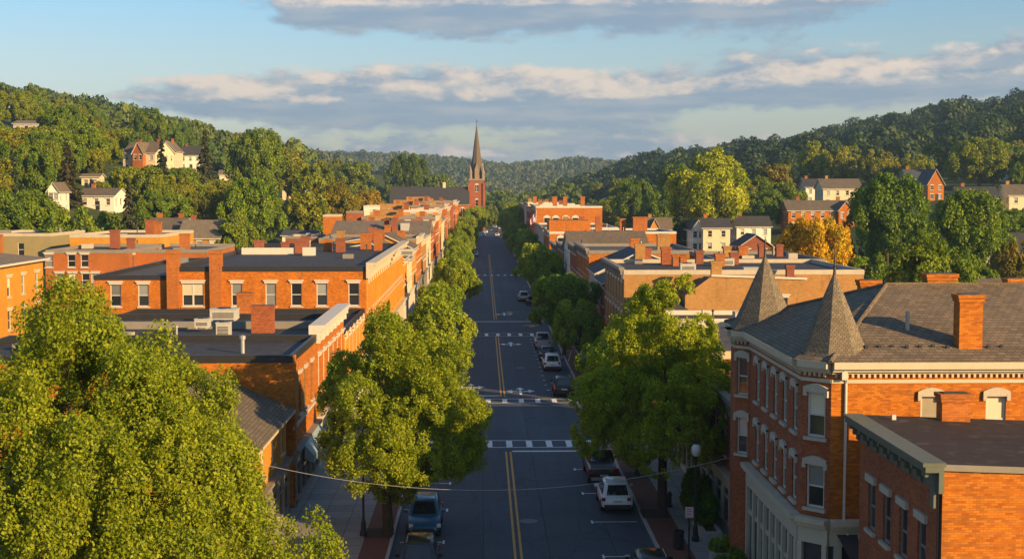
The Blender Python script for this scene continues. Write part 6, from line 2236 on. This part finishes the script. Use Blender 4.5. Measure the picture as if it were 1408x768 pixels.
def furniture():
    M['lamp_globe'] = plain('lamp_globe', (.62, .60, .56), .35, .08)
    M['sign_face'] = plain('sign_face', (.70, .60, .60), .5, .06)
    M['sign_red'] = plain('sign_red', (.45, .06, .07), .5, .1)
    GL = 'black globe street lamps'
    lamp(11.15, 69.5, 'black globe street lamp beside the planted bed and the red lettered sign', GL, 4.6)
    lamp(-6.4, 71.0, 'black globe street lamp rising through the full green maple', GL, 4.4)
    for k, y in enumerate((118.0, 160.0, 205.0)):
        lamp(10.6, y, 'black globe street lamp further up the east pavement', GL, 4.2)
        lamp(-6.2, y + 10, 'black globe street lamp further up the west pavement', GL, 4.2)
    # parking sign: red border and three lines too small to read
    sx, sy = 10.3, 66.2
    r = thing('parking_sign', 'small pink white sign with red writing on a black post by the kerb', 'sign', (sx, sy, .13))
    m = MB()
    m.tube([(0, 0, 0), (0, 0, 2.75)], .045, 8)
    m.lathe([(.13, 0), (.12, .12), (.05, .18)], (0, 0), 10)
    m.build('post', M['metal_dark'], r)
    m = MB()
    m.box(-.20, .20, -.075, -.05, 2.08, 2.62)
    pl = m.build('plate', M['sign_face'], r)
    m = MB()
    for x0, x1, z0, z1 in ((-.17, .17, 2.57, 2.59), (-.17, .17, 2.11, 2.13), (-.17, -.155, 2.13, 2.57), (.155, .17, 2.13, 2.57)):
        m.box(x0, x1, -.081, -.0755, z0, z1)
    for row, z in enumerate((2.47, 2.36, 2.24, 2.16)):
        x = -.13
        rr = random.Random(row)
        while x < .11:
            w = rr.uniform(.02, .05)
            m.box(x, min(x + w, .135), -.081, -.0755, z, z + (.07 if row < 3 else .04))
            x += w + .012
    m.build('lettering', M['sign_red'], pl)
    # bollard, bins
    def bollard(x, y, lab, cat='bollard', name='bollard'):
        r = thing(name, lab, cat, (x, y, .13))
        m = MB()
        m.lathe([(.2, 0), (.2, .1), (.14, .14), (.12, .62), (.16, .66), (.16, .74), (.09, .88), (0, .92)], (0, 0), 14)
        m.build('shaft', M['metal_dark'], r)
    bollard(10.85, 77.2, 'squat black bollard by the trunk of the tall sunlit maple')
    r = thing('litter_bin', 'dark slatted litter bin beside the sign post at the kerb', 'bin', (10.05, 68.0, .13))
    m = MB()
    m.lathe([(.22, 0), (.26, .1), (.28, .85), (.31, .88), (.31, .95), (.25, .96), (.24, .5), (0, .5)], (0, 0), 16)
    m.build('bin_body', M['metal_dark'], r)
    # tree pits
    for x, y, g in ((9.75, 75.5, 'the tall sunlit maple'), (10.0, 86.0, 'the smaller dark street tree'), (-5.6, 71.5, 'the full green maple')):
        m = MB()
        m.box(x - .75, x + .75, y - 1.0, y + 1.0, .02, .155)
        tag(m.build('tree_pit', M['soil']), kind='structure')
    # raised beds with shrubs by the corner building
    def bed(x0, x1, y0, y1, lab, shrubs):
        cx_, cy_ = (x0 + x1) / 2, (y0 + y1) / 2
        r = thing('planter', lab, 'planter', (cx_, cy_, .13))
        a, b_, c, d = x0 - cx_, x1 - cx_, y0 - cy_, y1 - cy_
        m = MB()
        t = .18
        m.box(a, b_, c, c + t, 0, .5)
        m.box(a, b_, d - t, d, 0, .5)
        m.box(a, a + t, c + t, d - t, 0, .498)
        m.box(b_ - t, b_, c + t, d - t, 0, .498)
        m.build('rim', M['concrete'], r)
        m = MB()
        m.box(a + t, b_ - t, c + t, d - t, 0, .4)
        m.build('soil', M['soil'], r)
        for sx_, sy_, w, h, col, sl in shrubs:
            put_tree('shrub', sx_, sy_, h, w, sl, col, name='shrub', z=.5)
    proto('shrub', 51, M['leaf_street'], 1.0, 1.5, 0.05, 40, 5200, 0.11, 0.03, lobes=9, clump=.27, ragged=.3)
    bed(11.55, 12.55, 69.4, 77.0, 'long kerbed bed of dark shrubs beside the low shop', [(12.05, 75.8, 2.0, 2.4, (.55, .72, .8), 'tallest dark shrub at the far end of the long bed'), (12.0, 73.6, 2.1, 2.1, (.5, .7, .8), 'dark shrub in the middle of the long bed'),
                                                                                  (12.05, 71.4, 2.0, 1.8, (.5, .7, .8), 'dark shrub at the near end of the long bed')])
    bed(11.3, 12.3, 65.2, 66.2, 'small square planter with a bright green shrub at the corner building', [(11.8, 65.7, 1.2, 1.0, (1.1, 1.25, 1), 'small bright green shrub in the square planter')])
    bed(11.1, 12.3, 60.6, 62.8, 'low kerbed planter with a dark bushy shrub by the shop door', [(11.7, 61.7, 1.9, 1.35, (.7, .9, .9), 'bushy dark green shrub by the shop door')])
    # flags
    def flag(x, y, z0, hp, tilt, lab, s=1.0):
        r = thing('flag', lab, 'flag', (x, y, z0))
        m = MB()
        top = Vector((tilt * hp * .5, 0, hp))
        m.tube([(0, 0, 0), top], .035 * s, 6)
        m.lathe([(0, hp - .02), (.06 * s, hp + .05), (0, hp + .12)], (top.x, 0), 8)
        m.build('pole', M['white_trim'] if s > 1.2 else M['metal_dark'], r)
        m = MB()
        nx, nz = 10, 13
        w, h = 1.5 * s, 1.0 * s
        P_ = lambda i, k: (top.x - .05 - (i / nx) * w * .42, .16 * s * math.sin(i * .9 + k * .12) * (i / nx) ** .5, hp - .1 - h * k / nz - (i / nx) * w * .62)
        for i in range(nx):
            for k in range(nz):
                mt = 2 if (i < 4 and k < 7) else (0 if k % 2 == 0 else 1)
                m.face([P_(i, k), P_(i, k + 1), P_(i + 1, k + 1), P_(i + 1, k)], mt)
        m.build('cloth', [M['flag_red'], M['flag_white'], M['flag_blue']], r)
    M['flag_red'] = plain('flag_red', (.52, .05, .07), .8, .1)
    M['flag_white'] = plain('flag_white', (.72, .68, .66), .8, .08)
    M['flag_blue'] = plain('flag_blue', (.03, .05, .17), .8, .1)
    flag(9.2, 144.0, .13, 3.4, .5, 'striped red and white flag drooping on a short pole beyond the crossing', 1.25)
    flag(12.4, 330.0, .13, 13.6, .1, 'striped flag high on a white pole near the tall orange block', 2.2)
    # cable across the street
    a, b_ = Vector((-10.9, 66.5, 4.9)), Vector((12.6, 66.0, 5.35))
    pts = []
    for k in range(25):
        t = k / 24
        p = a.lerp(b_, t)
        p.z -= 1.5 * 4 * t * (1 - t)
        pts.append(p)
    m = MB()
    m.tube(pts, .015, 6)
    tag(m.build('overhead_cable', M['metal_grey']), 'thin pale cable sagging right across the street', 'cable')
    # storefront sign board by the full green maple
    r = thing('sign_board', 'pale blue green sign board leaning over the shop front beside the maple', 'sign', (-10.6, 83, 2.9))
    m = MB()
    m.face([(0, -3.6, -.3), (.55, -3.6, -.55), (.55, 3.6, -.55), (0, 3.6, -.3)])
    m.face([(0.0, -3.6, .55), (0, 3.6, .55), (.55, 3.6, -.1), (.55, -3.6, -.1)][::-1])
    m.face([(.55, -3.6, -.55), (.55, -3.6, -.1), (.55, 3.6, -.1), (.55, 3.6, -.55)][::-1])
    m.face([(0, -3.6, -.3), (0, -3.6, .55), (.55, -3.6, -.1), (.55, -3.6, -.55)][::-1])
    m.face([(0, 3.6, -.3), (.55, 3.6, -.55), (.55, 3.6, -.1), (0, 3.6, .55)][::-1])
    m.build('board', M['awning'], r)
    m = MB()
    for s in (-3.2, 0, 3.2):
        m.tube([(-.35, s, .5), (.1, s, .45)], .03, 6)
    m.build('bracket', M['metal_dark'], r)
    # rooftop air conditioners and vents on the black roofs
    def unit_(px, py, zr, w, d, h, lab, rz=0.0):
        dr = ray(px, py)
        t = (zr - CAMZ) / dr.z
        p = Vector((0, 0, CAMZ)) + dr * t
        r = thing('air_conditioner', lab, 'air conditioner', (p.x, p.y, zr), rz)
        m = MB()
        m.box(-w / 2, w / 2, -d / 2, d / 2, .1, h)
        m.box(-w / 2 - .03, w / 2 + .03, -d / 2 - .03, d / 2 + .03, h, h + .06)
        m.box(-w / 2 + .1, -w / 2 + .2, -d / 2, d / 2, 0, .1)
        m.box(w / 2 - .2, w / 2 - .1, -d / 2, d / 2, 0, .1)
        m.build('casing', M['unit_grey'], r)
        g = MB()
        for k in range(6):
            z = .22 + (h - .4) * k / 6
            g.box(-w * .4, w * .4, -d / 2 - .015, -d / 2 - .002, z, z + (h - .4) / 12)
        g.build('grille', M['metal_dark'], r)
        g = MB()
        g.lathe([(min(w, d) * .38, h + .062), (min(w, d) * .38, h + .14), (min(w, d) * .3, h + .14), (0, h + .08)], (0, 0), 16)
        g.build('fan_guard', M['metal_dark'], r)
    unit_(309, 440, 8.66, 2.0, 1.3, .85, 'wide dented grey unit on the black roof by the long block')
    unit_(279, 451, 8.76, 1.0, .9, .65, 'small pale unit standing behind the brick chimney row')
    unit_(308, 463, 8.76, .9, .8, .95, 'tall narrow pale unit on the false fronted shop roof')
    unit_(560, 352, 10.9, 1.6, 1.2, .8, 'grey unit near the cornice end of the long block roof')
    unit_(945, 374, 10.6, 1.5, 1.2, .8, 'pale unit on the tan block roof beside the chimneys')
    unit_(1000, 366, 10.6, 1.3, 1.0, .8, 'pale unit at the yard end of the tan block roof')


M['awning'] = plain('awning', (.22, .30, .31), .6, .15)
M['unit_grey'] = plain('unit_grey', (.40, .39, .36), .55, .3)


def haze():
    m = MB()
    m.box(-3600, 3600, -1000, 4600, -12, 190)
    o = m.build('haze', [bpy.data.materials.new('haze_air')])
    mt = o.data.materials[0]
    mt.use_nodes = True
    g = NT(mt.node_tree)
    out = g.n('ShaderNodeOutputMaterial')
    v = g.n('ShaderNodeVolumePrincipled')
    v.inputs['Color'].default_value = (.50, .74, 1.0, 1)
    v.inputs['Density'].default_value = HAZE
    v.inputs['Anisotropy'].default_value = 0.3
    g.link(v.outputs[0], out.inputs['Volume'])
    tag(o, kind='stuff')


HAZE = 0.00016
make_street()
west_row()
church()
corner_building()
near_building()
east_row()
houses()
trees()
cars()
furniture()
if HAZE:
    haze()
